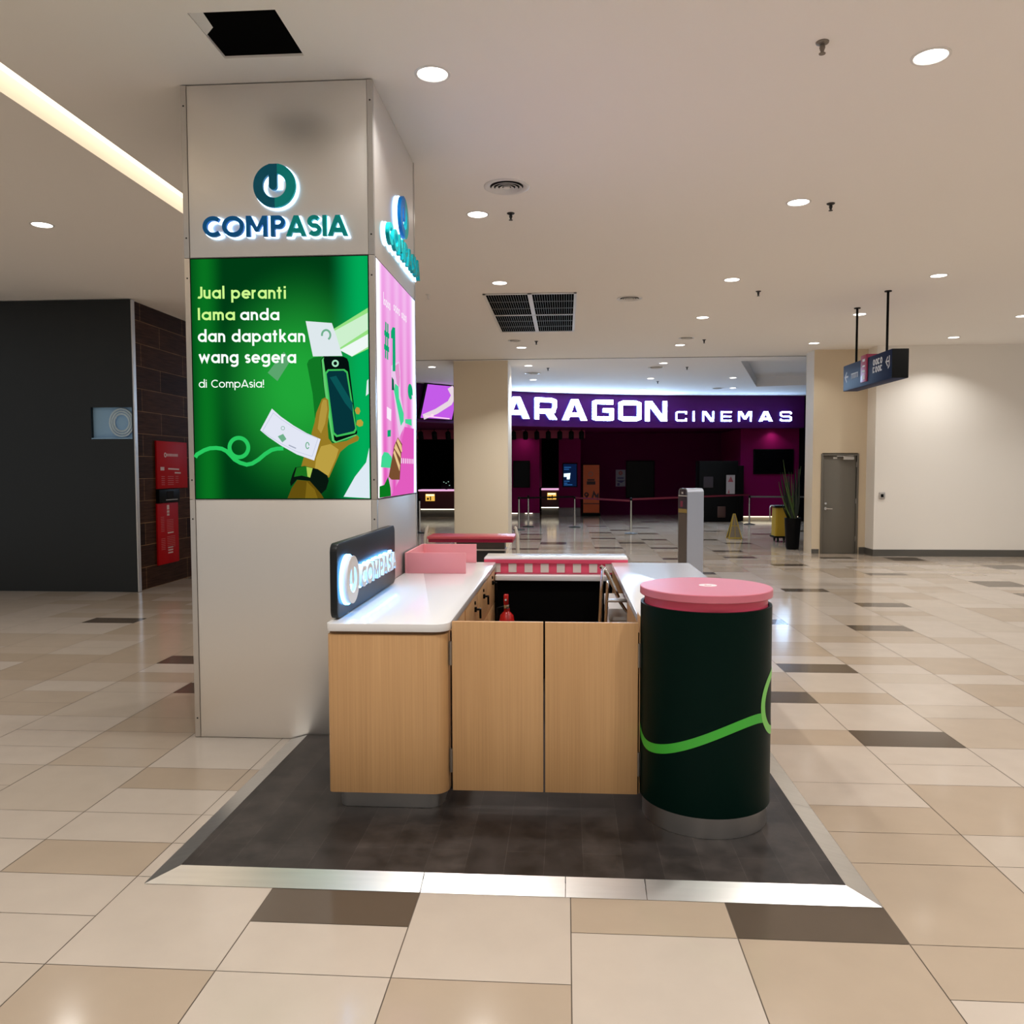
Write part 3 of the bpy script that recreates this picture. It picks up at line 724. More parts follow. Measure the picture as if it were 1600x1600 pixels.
for nm, key, ink in (('light_beam', 'beam', (150, 225, 130)), ('banknote', 'strip', (205, 240, 205)), ('banknote', 'strip2', (238, 248, 245)), ('banknote', 'note_c', (92, 165, 110)),
                     ('phone_shadow', 'phone_side', (16, 118, 36)), ('banknote', 'note_a', (222, 232, 236)), ('banknote', 'note_e', (222, 236, 240)), ('banknote', 'note_f', (222, 234, 244))):
    flat(nm, cut(a[key]), fn, k, print_ink(ink), gp); k += .0005
mb = MB(); mb.stroke([(max(p[0], -2.316), p[1]) for p in a['ribbon']], .0245, fn, k - .0005, k); mb.stroke([(a['loop'][0][0] + .0595 * math.cos(q * PI / 20), a['loop'][0][1] + .0595 * math.sin(q * PI / 20)) for q in range(40)], .0245, fn, k - .0005, k, closed=True)
build('ribbon_line', mb, print_ink((40, 200, 95)), gp, smooth=0); k += .0005
for nm, key, ink in (('wrist', 'arm', (98, 78, 14)), ('wrist_light', 'arm_hi', (124, 100, 22)), ('fingertip', 'finger1', (188, 152, 60)), ('fingertip', 'finger2', (184, 160, 58)),
                     ('phone_body', 'phone', (4, 16, 14)), ('phone_rim', 'edge', (95, 205, 110)), ('screen_rim', 'rim', (62, 190, 88)), ('phone_screen', 'screen', (5, 52, 58)),
                     ('hand_print', 'hand', (150, 122, 36)), ('palm_light', 'palm', (186, 158, 66)), ('thumb_light', 'thumb', (178, 150, 62)),
                     ('wristband', 'band', (8, 22, 14)), ('wristband_logo', 'band_top', (24, 112, 30)), ('wristband_text', 'band_mark', (172, 200, 84)), ('banknote', 'note_d', (226, 230, 244))):
    flat(nm, cut(a[key]), fn, k, print_ink(ink), gp); k += .0005
flat('screen_glint', [(-1.457, 2.253), (-1.417, 2.262), (-1.317, 2.096), (-1.316, 2.038), (-1.365, 2.097)], fn, k, print_ink((10, 84, 84)), gp); k += .0005
lx, lz = a['lens'][0]
mb = MB(); mb.stroke(circle(lx, lz, .0165, 24), .010, fn, k - .0004, k, closed=True); build('phone_lens', mb, print_ink((170, 235, 195)), gp, smooth=0)
mb = MB(); cxn, czn = [sum(p[i] for p in a['note_a']) / 5 for i in (0, 1)]
mb.stroke(arc(cxn + .005, czn + .02, .026, .03, -60, 190, 16), .012, fn, k - .0004, k)
build('banknote_pattern', mb, print_ink((112, 176, 140)), gp, smooth=0); mb = MB()
nd = a['note_d']; ncx, ncz = sum(p[0] for p in nd) / len(nd), sum(p[1] for p in nd) / len(nd)
mb.stroke([(ncx + (p[0] - ncx) * .92, ncz + (p[1] - ncz) * .84) for p in nd], .0016, fn, k - .0004, k, closed=True); build('banknote_pattern', mb, print_ink((160, 170, 205)), gp, smooth=0); mb = MB()
mb.stroke([(-1.719, 1.842), (-1.674, 1.822)], .007, fn, k - .0004, k); build('banknote_pattern', mb, print_ink((165, 172, 190)), gp, smooth=0); mb = MB()
mb.stroke(circle(-1.754, 1.946, .011, 14), .003, fn, k - .0004, k, closed=True)
build('banknote_pattern', mb, print_ink((112, 176, 140)), gp, smooth=0); mb = MB()
mb.solid([(-1.787, 1.896), (-1.753, 1.911), (-1.733, 1.879), (-1.759, 1.859)], fn, k - .0004, k)
build('banknote_pattern', mb, print_ink((112, 176, 140)), gp, smooth=0); mb = MB()
mb.stroke(arc(-1.602, 1.839, .010, .019, 0, 330, 14), .006, fn, k - .0004, k)
build('banknote_pattern', mb, print_ink((112, 176, 140)), gp, smooth=0)
GL, WH = print_ink((202, 244, 140), 1.05), print_ink((242, 252, 244), 1.1)
for txt, key, ink, w in (('Jual peranti', 't1', GL, .175), ('lama', 't2a', GL, .175), ('anda', 't2b', WH, .175), ('dan dapatkan', 't3', WH, .175), ('wang segera', 't4', WH, .175), ('di CompAsia!', 't5', WH, .12)):
    p, q, h = a[key]
    sl = (q[1] - p[1]) / (q[0] - p[0])
    for word, xa, xb in text_span(txt, w, .12, p[0], q[0]):
        mb = MB(); put_text(mb, word, xa, xb, p[1] + sl * (xa - p[0]), h / (1.08 if key in ('t2a', 't2b', 't3') else 1.0) if key != 't4' else .074, fn, k - .0004, k, w, .12, slope=sl)
        build('headline_text' if key != 't5' else 'subtitle_text', mb, ink, gp, smooth=0)

# ---- backlit pink poster on the pillar's side
pp = thing('poster_light_box', 'pink backlit poster with a green number one, on the side face of the metal pillar', 'light box', (PX1, (PY0 + PY1) / 2, 1.508))
fs = plane_fn('x', PX1, 1)
mb = MB(); mb.box(PX1 - .0115, PX1 + .0005, PY0 + .036, PY1 - .036, 1.508, 2.988); build('casing', mb, M_BLACK, pp)
m = emit('pink_backlit_print', (.8, .3, .6), 1.0)
t = NT(m); e = m.node_tree.nodes['Emission']
tc = t.n('ShaderNodeTexCoord'); sp = t.n('ShaderNodeSeparateXYZ'); t.l(tc.outputs['Generated'], sp.inputs[0])
u, v = sp.outputs['Y'], sp.outputs['Z']
base = t.mix(v, lin((226, 80, 186)), lin((240, 165, 232)))
wv = t.math('MULTIPLY', t.math('ADD', t.math('SINE', t.math('MULTIPLY', u, 30.0)), 1.0), 0.22)
col = t.mix(wv, base, lin((250, 210, 248)))
col = t.mix(bump(0.0, 0.13), col, (1.5, 1.4, 1.5))
col = t.mix(bump(1.0, 0.16), col, (1.1, 1.35, 1.9))
t.l(col, e.inputs[0])
build('printed_panel', MB().solid([(PY0 + .042, 1.513), (PY1 - .042, 1.513), (PY1 - .042, 2.982), (PY0 + .042, 2.982)], fs, .0005, .0015), m, pp, smooth=0)
def cuts(poly):
    return [(min(max(y, PY0 + .044), PY1 - .044), min(max(z, 1.515), 2.98)) for y, z in poly]
k = .003
T1, T2 = print_ink((12, 168, 112)), print_ink((66, 216, 150))
for nm, key, ink in (('lower_panel_tint', 's_pink', print_ink((226, 92, 190))), ('green_ring', 's_ring', T2), ('green_cuff', 's_cuff', print_ink((10, 120, 30))), ('phone_outline', 's_phone', print_ink((235, 200, 235))),
                     ('phone_screen', 's_screen', print_ink((226, 150, 205))), ('green_hand', 's_grip', T2), ('phone_edge', 's_dark', print_ink((10, 96, 70))), ('green_strap', 's_band', T2),
                     ('number_one', 's_one', T1), ('hand_print', 's_hand', print_ink((120, 78, 48))), ('small_caption', 's_txt2', print_ink((250, 236, 252))), ('small_mark', 's_txt3', T1)):
    flat(nm, cuts(a[key]), fs, k, ink, pp); k += .0006
for q in a['s_fin']:
    flat('finger_print', cuts(q), fs, k, print_ink((232, 196, 140)), pp)
k += .0006
hs = a['s_hash']; ymid = sum(p[0] for p in hs) / 8; zs = [p[1] for p in hs]
mb = MB(); st, W = text_strokes('#', .17); y0h = min(p[0] for p in hs[:4]); y1h = max(p[0] for p in hs[:4])
put_text(mb, '#', y0h, y1h, min(zs), max(zs) - min(zs), fs, k - .0004, k, .16); build('hash_sign', mb, T1, pp, smooth=0)
ee = a['s_e']; mb = MB(); put_text(mb, 'e', ee[1][0], ee[0][0] + .03, min(p[1] for p in ee), (max(p[1] for p in ee) - min(p[1] for p in ee)) / .74, fs, k - .0004, k, .2); build('letter_mark', mb, T1, pp, smooth=0)
W0, W1, W2 = a['s_text']
for (q0, q1, dz) in ((0, .26, 0), (.38, .68, 0.005), (.74, 1.0, -.012)):
    y0, y1 = W0[0] + (W1[0] - W0[0]) * q0, W0[0] + (W1[0] - W0[0]) * q1
    zz = W0[1] + (W1[1] - W0[1]) * q0 + dz
    n = 4
    mb = MB()
    for i in range(n):
        yy = y0 + (y1 - y0) * (i + .5) / n
        mb.stroke(circle(yy, zz + .012, (y1 - y0) / n * .36, 14, .016 + .004 * (i % 2)), .009, fs, k - .0004, k, closed=True)
    if q0 == 0: mb.stroke([(W0[0] - .01, W0[1] - .01), (W0[0] - .01, W0[1] + .07)], .012, fs, k - .0004, k)
    build('caption_text', mb, print_ink((252, 242, 252)), pp, smooth=0)
q = a['s_txt4']; mb = MB()
for i in range(7):
    y0 = q[0][0] + (min(q[1][0], PY1 - .05) - q[0][0]) * (i + .15) / 7; y1 = y0 + (q[1][0] - q[0][0]) * .07
    mb = MB(); mb.stroke([((y0 + y1) / 2, q[3][1] + .004), ((y0 + y1) / 2, q[0][1] - .004)], (y1 - y0) * .8, fs, k - .0004, k)
    build('web_text', mb, print_ink((250, 236, 250)), pp, smooth=0)

# ---- illuminated ring mark and lettering
def ring_mark(cx, cz, R, fn, root, m_left, m_right, d0, d1, halo=(.010, .024), grow=.008, mh=None):
    w = R * .445
    rc = R - w / 2
    mb = MB(); mb.stroke(circle(cx, cz, rc, 48), w + grow * 2, fn, *halo, closed=True)
    mb.stroke([(cx - R * .0, cz + rc), (cx, cz - R * .06)], w + grow * 2, fn, *halo)
    build('ring_halo', mb, mh or M_HALO, root, smooth=30)
    mb = MB()
    mb.stroke(arc(cx, cz, rc, rc, 98, 270, 30), w, fn, d0, d1)
    mb.stroke([(cx - R * .06, cz + rc + w * .46), (cx - R * .06, cz)], w * .88, fn, d0, d1 + .0004)
    mb.solid(circle(cx - R * .06, cz, w * .44, 20), fn, d0, d1 + .0009)
    build('ring_mark', mb, m_left, root, smooth=30)
    mb = MB(); mb.stroke(arc(cx, cz, rc, rc, 270, 442, 30), w, fn, d0, d1 - .0003); build('ring_mark', mb, m_right, root, smooth=30)
M_NAVY = mat('navy_teal_metallic', (0.0, 0.16, 0.28), 0.4, spec=0.2); M_NAVY2 = mat('deep_blue_metallic', (0.0, 0.17, 0.55), 0.4, spec=0.2); M_TEAL = mat('teal_metallic', (0.0, 0.44, 0.46), 0.4, spec=0.2)
def name_sign(root, fn, x0, x1, z0, h, cx, cz, R, d0, d1, m1, m2, mn, slope=0.0, halo=(.010, .024), grow=.007, mh=None):
    mb = MB(); put_text(mb, 'COMPASIA', x0, x1, z0, h, fn, *halo, w=.20, gap=.09, slope=slope, extra=grow * 2); build('letter_halo', mb, mh or M_HALO, root, smooth=30)
    mb = MB(); put_text(mb, 'COMPASIA', x0, x1, z0, h, fn, d0, d1, w=.20, gap=.09, slope=slope, split=.52); build('lettering', mb, [m1, m2], root, smooth=30)
    ring_mark(cx, cz, R, fn, root, mn, m2, d0, d1, halo, grow, mh)
s1 = thing('illuminated_sign', 'halo lit blue and teal ring and name above the green poster', 'sign', (-1.772, PY0, 3.09))
name_sign(s1, fn, -2.222, -1.332, 3.105, .122, -1.772, 3.400, .130, .020, .042, M_NAVY2, M_TEAL, M_NAVY, slope=-.012, halo=(.005, .012), grow=.005)
s2 = thing('illuminated_sign', 'halo lit teal ring and name above the pink poster on the pillar side', 'sign', (PX1, 2.72, 3.1))
name_sign(s2, fs, 2.24, 3.32, 3.13, .135, 2.76, 3.43, .14, .020, .045, M_TEAL, M_TEAL, M_NAVY2, halo=(.005, .012), grow=.005)

# ============================================================ kiosk platform
plat = thing('platform', 'low dark vinyl kiosk platform with sloping aluminium edging', 'platform', (-.275, 2.1, 0))
X0, X1, Y0, Y1, RW = -1.74, 1.20, .24, 4.15, .105
mb = MB(); mb.box(X0 + RW, X1 - RW, Y0 + RW, 2.016, .002, .030); mb.box(PX1 + .004, X1 - RW, 2.016, Y1 - RW, .002, .030); build('vinyl_deck', mb, M_VINYL, plat, smooth=0)
def ramp(name, pts):
    mb = MB(); (ax, ay), (bx, by), (cx, cy), (dx_, dy_) = pts      # outer edge a-b, inner edge c-d
    mb.face([(ax, ay, .002), (bx, by, .002), (cx, cy, .031), (dx_, dy_, .031)]); mb.face([(dx_, dy_, .031), (cx, cy, .031), (cx, cy, .002), (dx_, dy_, .002)])
    mb.face([(ax, ay, .002), (bx, by, .002), (cx, cy, .002), (dx_, dy_, .002)])
    build('edge_ramp', mb, M_RAMP, plat, smooth=0)
g = .0015
for i, (xa, xb) in enumerate(((X0, -.60), (-.60, -.02), (-.02, .30), (.30, X1))):
    ia = xa + RW if i == 0 else xa; ib = xb - RW if i == 3 else xb
    ramp('front', [(xa + g, Y0), (xb - g, Y0), (ib - g, Y0 + RW), (ia + g, Y0 + RW)])
ramp('left', [(X0, Y0 + g), (X0, 2.015), (X0 + RW, 2.015), (X0 + RW, Y0 + RW)])
for ya, yb in ((Y0 + g, 1.15), (1.153, 2.6), (2.603, Y1 - g)):
    ra = Y0 + RW if ya < 1 else ya; rb = Y1 - RW if yb > 4 else yb
    ramp('right', [(X1, ya), (X1, yb), (X1 - RW, rb), (X1 - RW, ra)])
ramp('back', [(PX1 + .004, Y1), (X1 - g, Y1), (X1 - RW, Y1 - RW), (PX1 + .004, Y1 - RW)])

# ============================================================ kiosk counters
ZT, ZB, ZP = .951, .118, .031        # counter top, body bottom, platform
CL = thing('counter', 'wooden counter with white top and rounded corner, left of the two low gates', 'counter', (-.875, 2.2, ZP))
mb = MB(); mb.prism(rrect(-1.135, -.625, .975, 3.45, (.05, .075, .01, .01)), 'z', ZP, ZB); build('plinth', mb, M_PLINTH, CL)
mb = MB(); mb.prism(rrect(-1.172, -.588, .93, 3.50, (.02, .075, .005, .005)), 'z', ZB, .896, .0015); build('body', mb, M_OAK, CL)
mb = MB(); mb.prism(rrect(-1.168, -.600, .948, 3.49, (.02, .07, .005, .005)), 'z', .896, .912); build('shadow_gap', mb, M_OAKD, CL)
mb = MB(); mb.prism(rrect(-1.175, -.577, .918, 3.52, (.03, .08, .005, .005)), 'z', .912, ZT, .003); build('worktop', mb, M_WHITE, CL)
def drawer(y0, y1, z0, z1, hy):
    mb = MB(); mb.box(-.590, -.582, y0, y1, z0, z1, .0015); d = build('drawer', mb, M_OAK, CL)
    mb = MB(); mb.box(-.582, -.568, hy - .012, hy + .012, z1 - .085, z1 - .055, .002); mb.tube([(-.575, hy, z1 - .07), (-.556, hy, z1 - .07), (-.552, hy + .05, z1 - .075), (-.552, hy + .055, z1 - .135)], .007, 8); build('handle', mb, M_BLACK, d)
    mb = MB(); mb.lathe([(0, 0), (.011, 0), (.011, .008), (0, .008)], (0, 0, 0), 14, M=Matrix.Translation((-.582, hy, z1 - .03)) @ Matrix.Rotation(PI / 2, 4, 'Y')); build('lock', mb, M_BLACK, d)
for y0, y1, hy in ((1.62, 2.235, 2.06), (2.245, 2.865, 2.58), (2.875, 3.485, 3.24)):
    drawer(y0, y1, .645, .895, hy); 
    mb = MB(); mb.box(-.590, -.582, y0, y1, .13, .637, .0015); build('lower_door', mb, M_OAK, CL)

CAN = (.645, 1.01)
CR = thing('counter', 'wooden counter with white top behind the dark green cylinder', 'counter', (.645, 2.4, ZP))
def socket(x0, x1, y1, r, ystart):
    pts = [(x0, y1)]
    a0 = math.acos((CAN[0] - x0) / r) if r > CAN[0] - x0 else 0
    pts = [(x1, y1), (x0, y1), (x0, ystart)]
    th0 = math.atan2(max(ystart - CAN[1], r * math.sin(a0)), x0 - CAN[0]) if a0 else PI
    th = [PI - a0 + (2 * a0 - PI) * k / 20 for k in range(21)]
    pts += [(CAN[0] + r * math.cos(q), CAN[1] + r * math.sin(q)) for q in th]
    return pts
mb = MB(); mb.prism(socket(.345 + .03, .945 - .03, 1.93, .318, 1.20), 'z', ZP, ZB); build('plinth', mb, M_PLINTH, CR)
mb = MB()
so = socket(.346, .944, 3.50, .316, 1.12)           # open shelf on the inner side, from Y 1.95 to 3.44
mb.prism([so[0], (.346, 3.50), (.346, 3.44), (.62, 3.44), (.62, 1.95), (.346, 1.95)] + so[2:], 'z', ZB, .902); build('body', mb, M_OAK, CR)
mb = MB(); mb.prism(socket(.342, .948, 3.53, .314, 1.10), 'z', .912, ZT, .002); build('worktop', mb, M_WHITE, CR)
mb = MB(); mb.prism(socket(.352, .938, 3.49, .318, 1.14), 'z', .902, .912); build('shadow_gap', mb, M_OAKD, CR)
mb = MB(); mb.box(.3325, .3376, .999, 1.115, ZB, .985, .001); build('edge_post', mb, M_OAK, CR)

# ---- round bin shaped end display
cn = thing('round_display_bin', 'dark green round bin with pink lid and lime ribbon at the platform corner', 'bin', (*CAN, ZP))
mb = MB(); mb.lathe([(0, ZP), (.292, ZP), (.292, .128), (0, .128)], (*CAN, 0), 72); build('kick_plate', mb, M_PLINTH, cn)
mb = MB(); mb.lathe([(0, .126), (.302, .126), (.305, .129), (.305, 1.055), (.292, 1.055), (.292, 1.0), (0, 1.0)], (*CAN, 0), 96); build('body', mb, M_GREEN, cn)
mb = MB(); mb.lathe([(0, 1.0), (.286, 1.0), (.286, 1.095), (0, 1.095)], (*CAN, 0), 72); build('lid_neck', mb, M_PINKD, cn)
mb = MB(); mb.lathe([(0, 1.095), (.305, 1.095), (.308, 1.098), (.308, 1.129), (.305, 1.132), (0, 1.132)], (*CAN, 0), 96); lid = build('lid', mb, mat('pink_gloss_lid', (0.58, 0.155, 0.215), 0.34), cn)
mb = MB(); zf = plane_fn('z', 1.132, 1)
mb.stroke(circle(.66, 1.03, .030, 28), .024, zf, .0, .0008, closed=True); mb.solid(rrect(.655, .672, 1.03, 1.07, .003), zf, .0, .001)
build('ring_logo', mb, mat('lid_logo_white', (.85, .8, .8), .35), lid)
cf = lambda s, z, d: Vector((CAN[0] + (.305 + d) * math.sin(s), CAN[1] - (.305 + d) * math.cos(s), z))
mb = MB()
pth = []
for k in range(41):
    s = -1.60 + 2.50 * k / 40
    x = (s + 1.15) / 1.85                       # 0 at the low bend, 1 at the crest
    x = min(max(x, 0), 1); zz = .395 + .170 * (x * x * (3 - 2 * x))
    if s < -1.15: zz = .395 + .07 * ((-1.15 - s) / .45) ** 2
    if s > .70: zz = .565 - .05 * ((s - .7) / .45) ** 2
    pth.append((s, zz))
L = [(s, z + .022) for s, z in pth]; R = [(s, z - .022) for s, z in pth]
for i in range(40):
    mb.face([cf(*R[i], .0012), cf(*R[i + 1], .0012), cf(*L[i + 1], .0012), cf(*L[i], .0012)])
build('ribbon_stripe', mb, M_LIME, cn)
mb = MB()
cs, cz, rs, rz = 1.30, .610, .46, .135
for k in range(48):
    q0, q1 = 2 * PI * k / 48, 2 * PI * (k + 1) / 48
    ps = [cf(cs + (rs + e_ * .06) * math.cos(q), cz + (rz + e_ * .02) * math.sin(q), .0018) for q, e_ in ((q0, -1), (q1, -1), (q1, 1), (q0, 1))]
    mb.face(ps)
build('ribbon_loop', mb, M_LIME2, cn)

# ---- the two low gates
def gate(x0, x1, label, hx, jx):
    t_ = thing('gate', label, 'gate', ((x0 + x1) / 2, 1.01, ZB), 'low oak gates of the kiosk')
    mb = MB(); mb.box(x0, x1, .985, 1.008, .119, .953, .0012); build('leaf', mb, M_OAK, t_)
    mb = MB(); mb.box(jx, jx + .0055, 1.000, 1.007, .119, .905); build('gap_shade_strip', mb, M_DARK, t_, smooth=0)  # black strip painted in as the shade of the gap beside the leaf
    for z in (.21, .74):
        mb = MB(); mb.cyl(hx, .984, z, z + .115, .0065, n=12)
        mb.box(hx - .008, hx + .008, .986, .996, z, z + .115); build('hinge', mb, mat('dark_bronze_hinge', (.26, .23, .20), .35, .8), t_)
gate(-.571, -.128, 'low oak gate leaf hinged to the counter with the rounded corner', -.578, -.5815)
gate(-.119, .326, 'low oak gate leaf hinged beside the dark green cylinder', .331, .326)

# ---- back counter with the striped upstand
bc = thing('back_counter', 'pink and white striped back counter with a white cap, closing the kiosk', 'counter', (-.1, 3.7, ZP))
mb = MB(); mb.box(-.66, .46, 3.545, 3.86, ZP, .855); build('body', mb, M_BLACK, bc)
mb = MB(); mb.box(-.66, .46, 3.545, 3.86, .855, .953); up = build('upstand', mb, M_PINKD, bc)
for i in range(8):
    x0 = -.605 + i * .1285
    mb = MB(); mb.box(x0, x0 + .064, 3.5405, 3.546, .868, .938); build('white_square', mb, mat('white_stripe', (.62, .55, .50), .45), up)
mb = MB(); mb.box(-.672, .472, 3.535, 3.875, .953, .985, .003); mb2 = build('cap', mb, [M_WHITE], bc)
mb = MB(); mb.box(-.671, .471, 3.531, 3.535, .942, .972); build('cap_edge', mb, M_PINKD, bc)
mb = MB(); mb.box(-.575, .335, 3.42, 3.5405, .818, .857, .002); build('shelf', mb, M_WHITE, bc)
mb = MB(); mb.box(-.575, .335, 3.46, 3.545, ZP, .815); build('back_board', mb, M_DARK, bc)

# ---- pink corner guard on the left counter
pg = thing('desk_divider', 'pink three sided low divider standing on the white top of the rounded counter', 'divider', (-.94, 3.1, ZT))
mb = MB(); mb.box(-1.150, -.728, 2.80, 2.815, ZT, 1.098, .001); build('front_panel', mb, M_PINK, pg)
mb = MB(); mb.box(-1.165, -1.150, 2.80, 3.50, ZT, 1.098, .001); build('side_panel', mb, M_PINK, pg)
mb = MB(); mb.box(-1.150, -.728, 3.485, 3.50, ZT, 1.098, .001); build('back_panel', mb, M_PINK, pg)

# ---- black illuminated counter sign
cs_ = thing('counter_sign', 'black rounded sign board with halo lit white name on the rounded counter', 'sign', (-1.15, 1.7, ZT))
mb = MB(); mb.prism(rrect(.985, 2.325, ZT + .006, ZT + .378, .045, 8), 'x', -1.170, -1.134, .003); build('board', mb, mat('black_board', (.014, .016, .018), .4, spec=.2), cs_)
mb = MB(); mb.cyl(-1.152, 1.20, ZT, ZT + .008, .015); build('foot', mb, M_ALU, cs_); mb = MB(); mb.cyl(-1.152, 2.12, ZT, ZT + .008, .015); build('foot', mb, M_ALU, cs_)
fx = plane_fn('x', -1.134, 1)
name_sign(cs_, fx, 1.29, 2.16, ZT + .118, .108, 1.125, ZT + .185, .120, .018, .044, M_WHITEP, M_WHITEP, M_WHITEP, halo=(.006, .02), grow=.008, mh=M_HALO_BLUE)

# ---- inside the kiosk well
ex = thing('fire_extinguisher', 'small red fire extinguisher standing in the dark kiosk well', 'extinguisher', (-.47, 3.25, ZP))
mb = MB(); mb.lathe([(0, ZP), (.058, ZP), (.06, ZP + .02), (.06, .52), (.05, .575), (.022, .605), (.022, .63), (0, .63)], (-.47, 3.25, 0), 28); build('cylinder', mb, mat('extinguisher_red', (.45, .01, .01), .3), ex)
mb = MB(); mb.box(-.49, -.45, 3.22, 3.28, .63, .66, .004); mb.tube([(-.47, 3.25, .655), (-.47, 3.19, .70), (-.47, 3.14, .71)], .008); build('valve', mb, M_CHROME, ex)
mb = MB(); mb.tube([(-.49, 3.25, .64), (-.54, 3.24, .63), (-.545, 3.23, .5), (-.535, 3.23, .3)], .009); build('hose', mb, M_BLACK, ex)
mb = MB(); mb.box(-.49, -.455, 3.20, 3.24, .66, .74, .006); build('lever', mb, mat('extinguisher_red', (.45, .01, .01), .3), ex)

wb = thing('storage_box', 'white storage box under the counter behind the chrome step ladder', 'box', (.41, 2.73, ZP))
mb = MB(); mb.box(.265, .56, 2.41, 3.05, ZP, .70, .006); build('body', mb, M_WHITEP, wb)
mb = MB(); mb.box(.262, .565, 2.40, 3.06, .70, .779, .004); build('lid', mb, M_WHITEP, wb)
mb = MB(); mb.box(.345, .50, 2.405, 2.412, .56, .665); build('slot', mb, M_BLACK, wb)

ld = thing('step_ladder', 'folded chrome step ladder standing in the kiosk well', 'ladder', (.24, 2.33, ZP))
for y in (2.30, 2.36):
    mb = MB(); mb.tube([(.19, y, ZP + .01), (.20, y, .706), (.215, y, 1.04), (.222, y, 1.058)], .009, 10); build('leg', mb, M_CHROME, ld)
    mb = MB(); mb.tube([(.228, y, ZP + .01), (.238, y, .707), (.250, y, .965)], .009, 10); build('leg', mb, M_CHROME, ld)
mb = MB(); mb.tube([(.203, 2.33, 1.066), (.222, 2.33, 1.052), (.245, 2.33, 1.022), (.264, 2.33, .985), (.292, 2.33, .925), (.318, 2.33, .862)], .013, 12); build('top_rail', mb, M_CHROME, ld)
mb = MB(); mb.box(.247, .385, 2.29, 2.37, .838, .850, .003); build('tread', mb, M_ALU, ld)
mb = MB(); mb.tube([(.325, 2.33, .842), (.362, 2.33, .785), (.375, 2.33, .770), (.42, 2.33, .767)], .011, 10); build('brace', mb, M_CHROME, ld)
mb = MB(); mb.box(.198, .24, 2.295, 2.365, .45, .462, .003); build('tread', mb, M_ALU, ld)

# ============================================================ ceiling fittings
def downlight(x, y, label, power, r=.088, group=None):
    t_ = thing('recessed_downlight', label, 'ceiling light', (x, y, H if y < 14.4 else H - .005), group)
    mb = MB(); mb.lathe([(r + .019, 0), (r + .018, -.004), (r + .004, -.006), (r, -.002), (r, .0)], (0, 0, 0), 36); build('trim_ring', mb, M_WHITEP, t_, local=True)
    mb = MB(); mb.lathe([(0, -.0015), (r, -.0015)], (0, 0, 0), 36); build('diffuser', mb, emit('downlight_diffuser', (1.0, .95, .88), 9.0), t_, local=True, smooth=0)
    ld_ = bpy.data.lights.new('lamp', 'AREA'); ld_.shape = 'DISK'; ld_.size = r * 1.9; ld_.energy = power; ld_.color = LAMP_COLOUR; ld_.spread = math.radians(122)
    lo = bpy.data.objects.new('lamp', ld_); scene.collection.objects.link(lo); lo.parent = t_; lo.location = (0, 0, -.012)
    return t_
NEARL = [(-.81, 2.0, 'large bright downlight closest to the metal pillar'), (-.83, 4.64, 'downlight beside the round air diffuser, just past the pillar'), (-.85, 7.37, 'downlight in front of the square black ceiling grille'),
         (-.87, 12.76, 'small downlight in front of the cream column top'), (2.02, 4.515, 'bright downlight with a sprinkler close by on its right'), (2.03, 7.42, 'downlight second nearest in the row over the open floor'),
         (2.09, 9.92, 'third downlight of the row over the open floor'), (2.13, 12.69, 'downlight at the far end of the row, by the flat speaker'), (4.60, 12.67, 'downlight above the grey service door'),
         (4.43, 9.85, 'downlight behind the hanging sign rod'), (-.86, 10.4, None)]
for x, y, lb in NEARL:
    if lb: downlight(x, y, lb, LAMP_POWER * (.4 if x > 4.5 and y > 12 else 2.4 if y > 12 and x < 0 else 1))
for x, y in ((2.05, 2.0), (4.5, 2.0), (4.5, 4.6), (4.5, 7.4), (7.0, 2.0), (7.0, 4.6), (7.0, 7.4), (7.0, 10.2), (9.2, 4.6), (9.2, 7.4), (9.2, 10.5), (-.82, -.7), (2.05, -.7), (4.5, -.7), (7.0, -.7), (-.82, -3.4), (2.05, -3.4), (4.5, -3.4), (-.82, -6.1), (2.05, -6.1), (6.9, 12.2),
             (-4.6, -.7), (-4.6, -3.4), (-5.0, 2.0), (-5.0, 4.64), (-8.2, 1.2), (-8.2, 4.4), (7.0, -3.4)):  # unseen lamps on the left, added to brighten that side
    downlight(x, y, 'unseen round white recessed downlight beyond the edges of the photo', LAMP_POWER * (1.5 if y < 0 else 1.0), group='recessed downlights outside the picture')  # lamps behind the camera made stronger to light the counter fronts
FARL = [(-.86, 15.44, 'first downlight behind the cream column in the bluish ceiling'), (-.87, 18.3, 'second downlight behind the cream column in the bluish ceiling'), (2.13, 15.26, 'downlight beside a round diffuser in the bluish cinema ceiling'),
        (2.16, 18.27, 'downlight midway in the bluish cinema ceiling'), (2.23, 21.25, 'downlight right above the cinema letters'), (4.25, 18.3, 'downlight left of the ceiling coffer'), (4.79, 20.95, 'downlight just under the coffer corner'), (-3.06, 15.48, 'downlight between the metal pillar and the column')]
for x, y, lb in FARL: downlight(x, y, lb, FAR_POWER, .085)
for x, y, lb in ((-1.45, 24.65, 'small spot light over the black poster screen in the ticket hall'), (6.7, 23.98, 'small spot light over the television wall'), (-4.4, 24.9, 'small spot light over the lit ticket counter')):
    t_ = downlight(x, y, lb, 2.0, .05); t_.location.z = FZ + .018

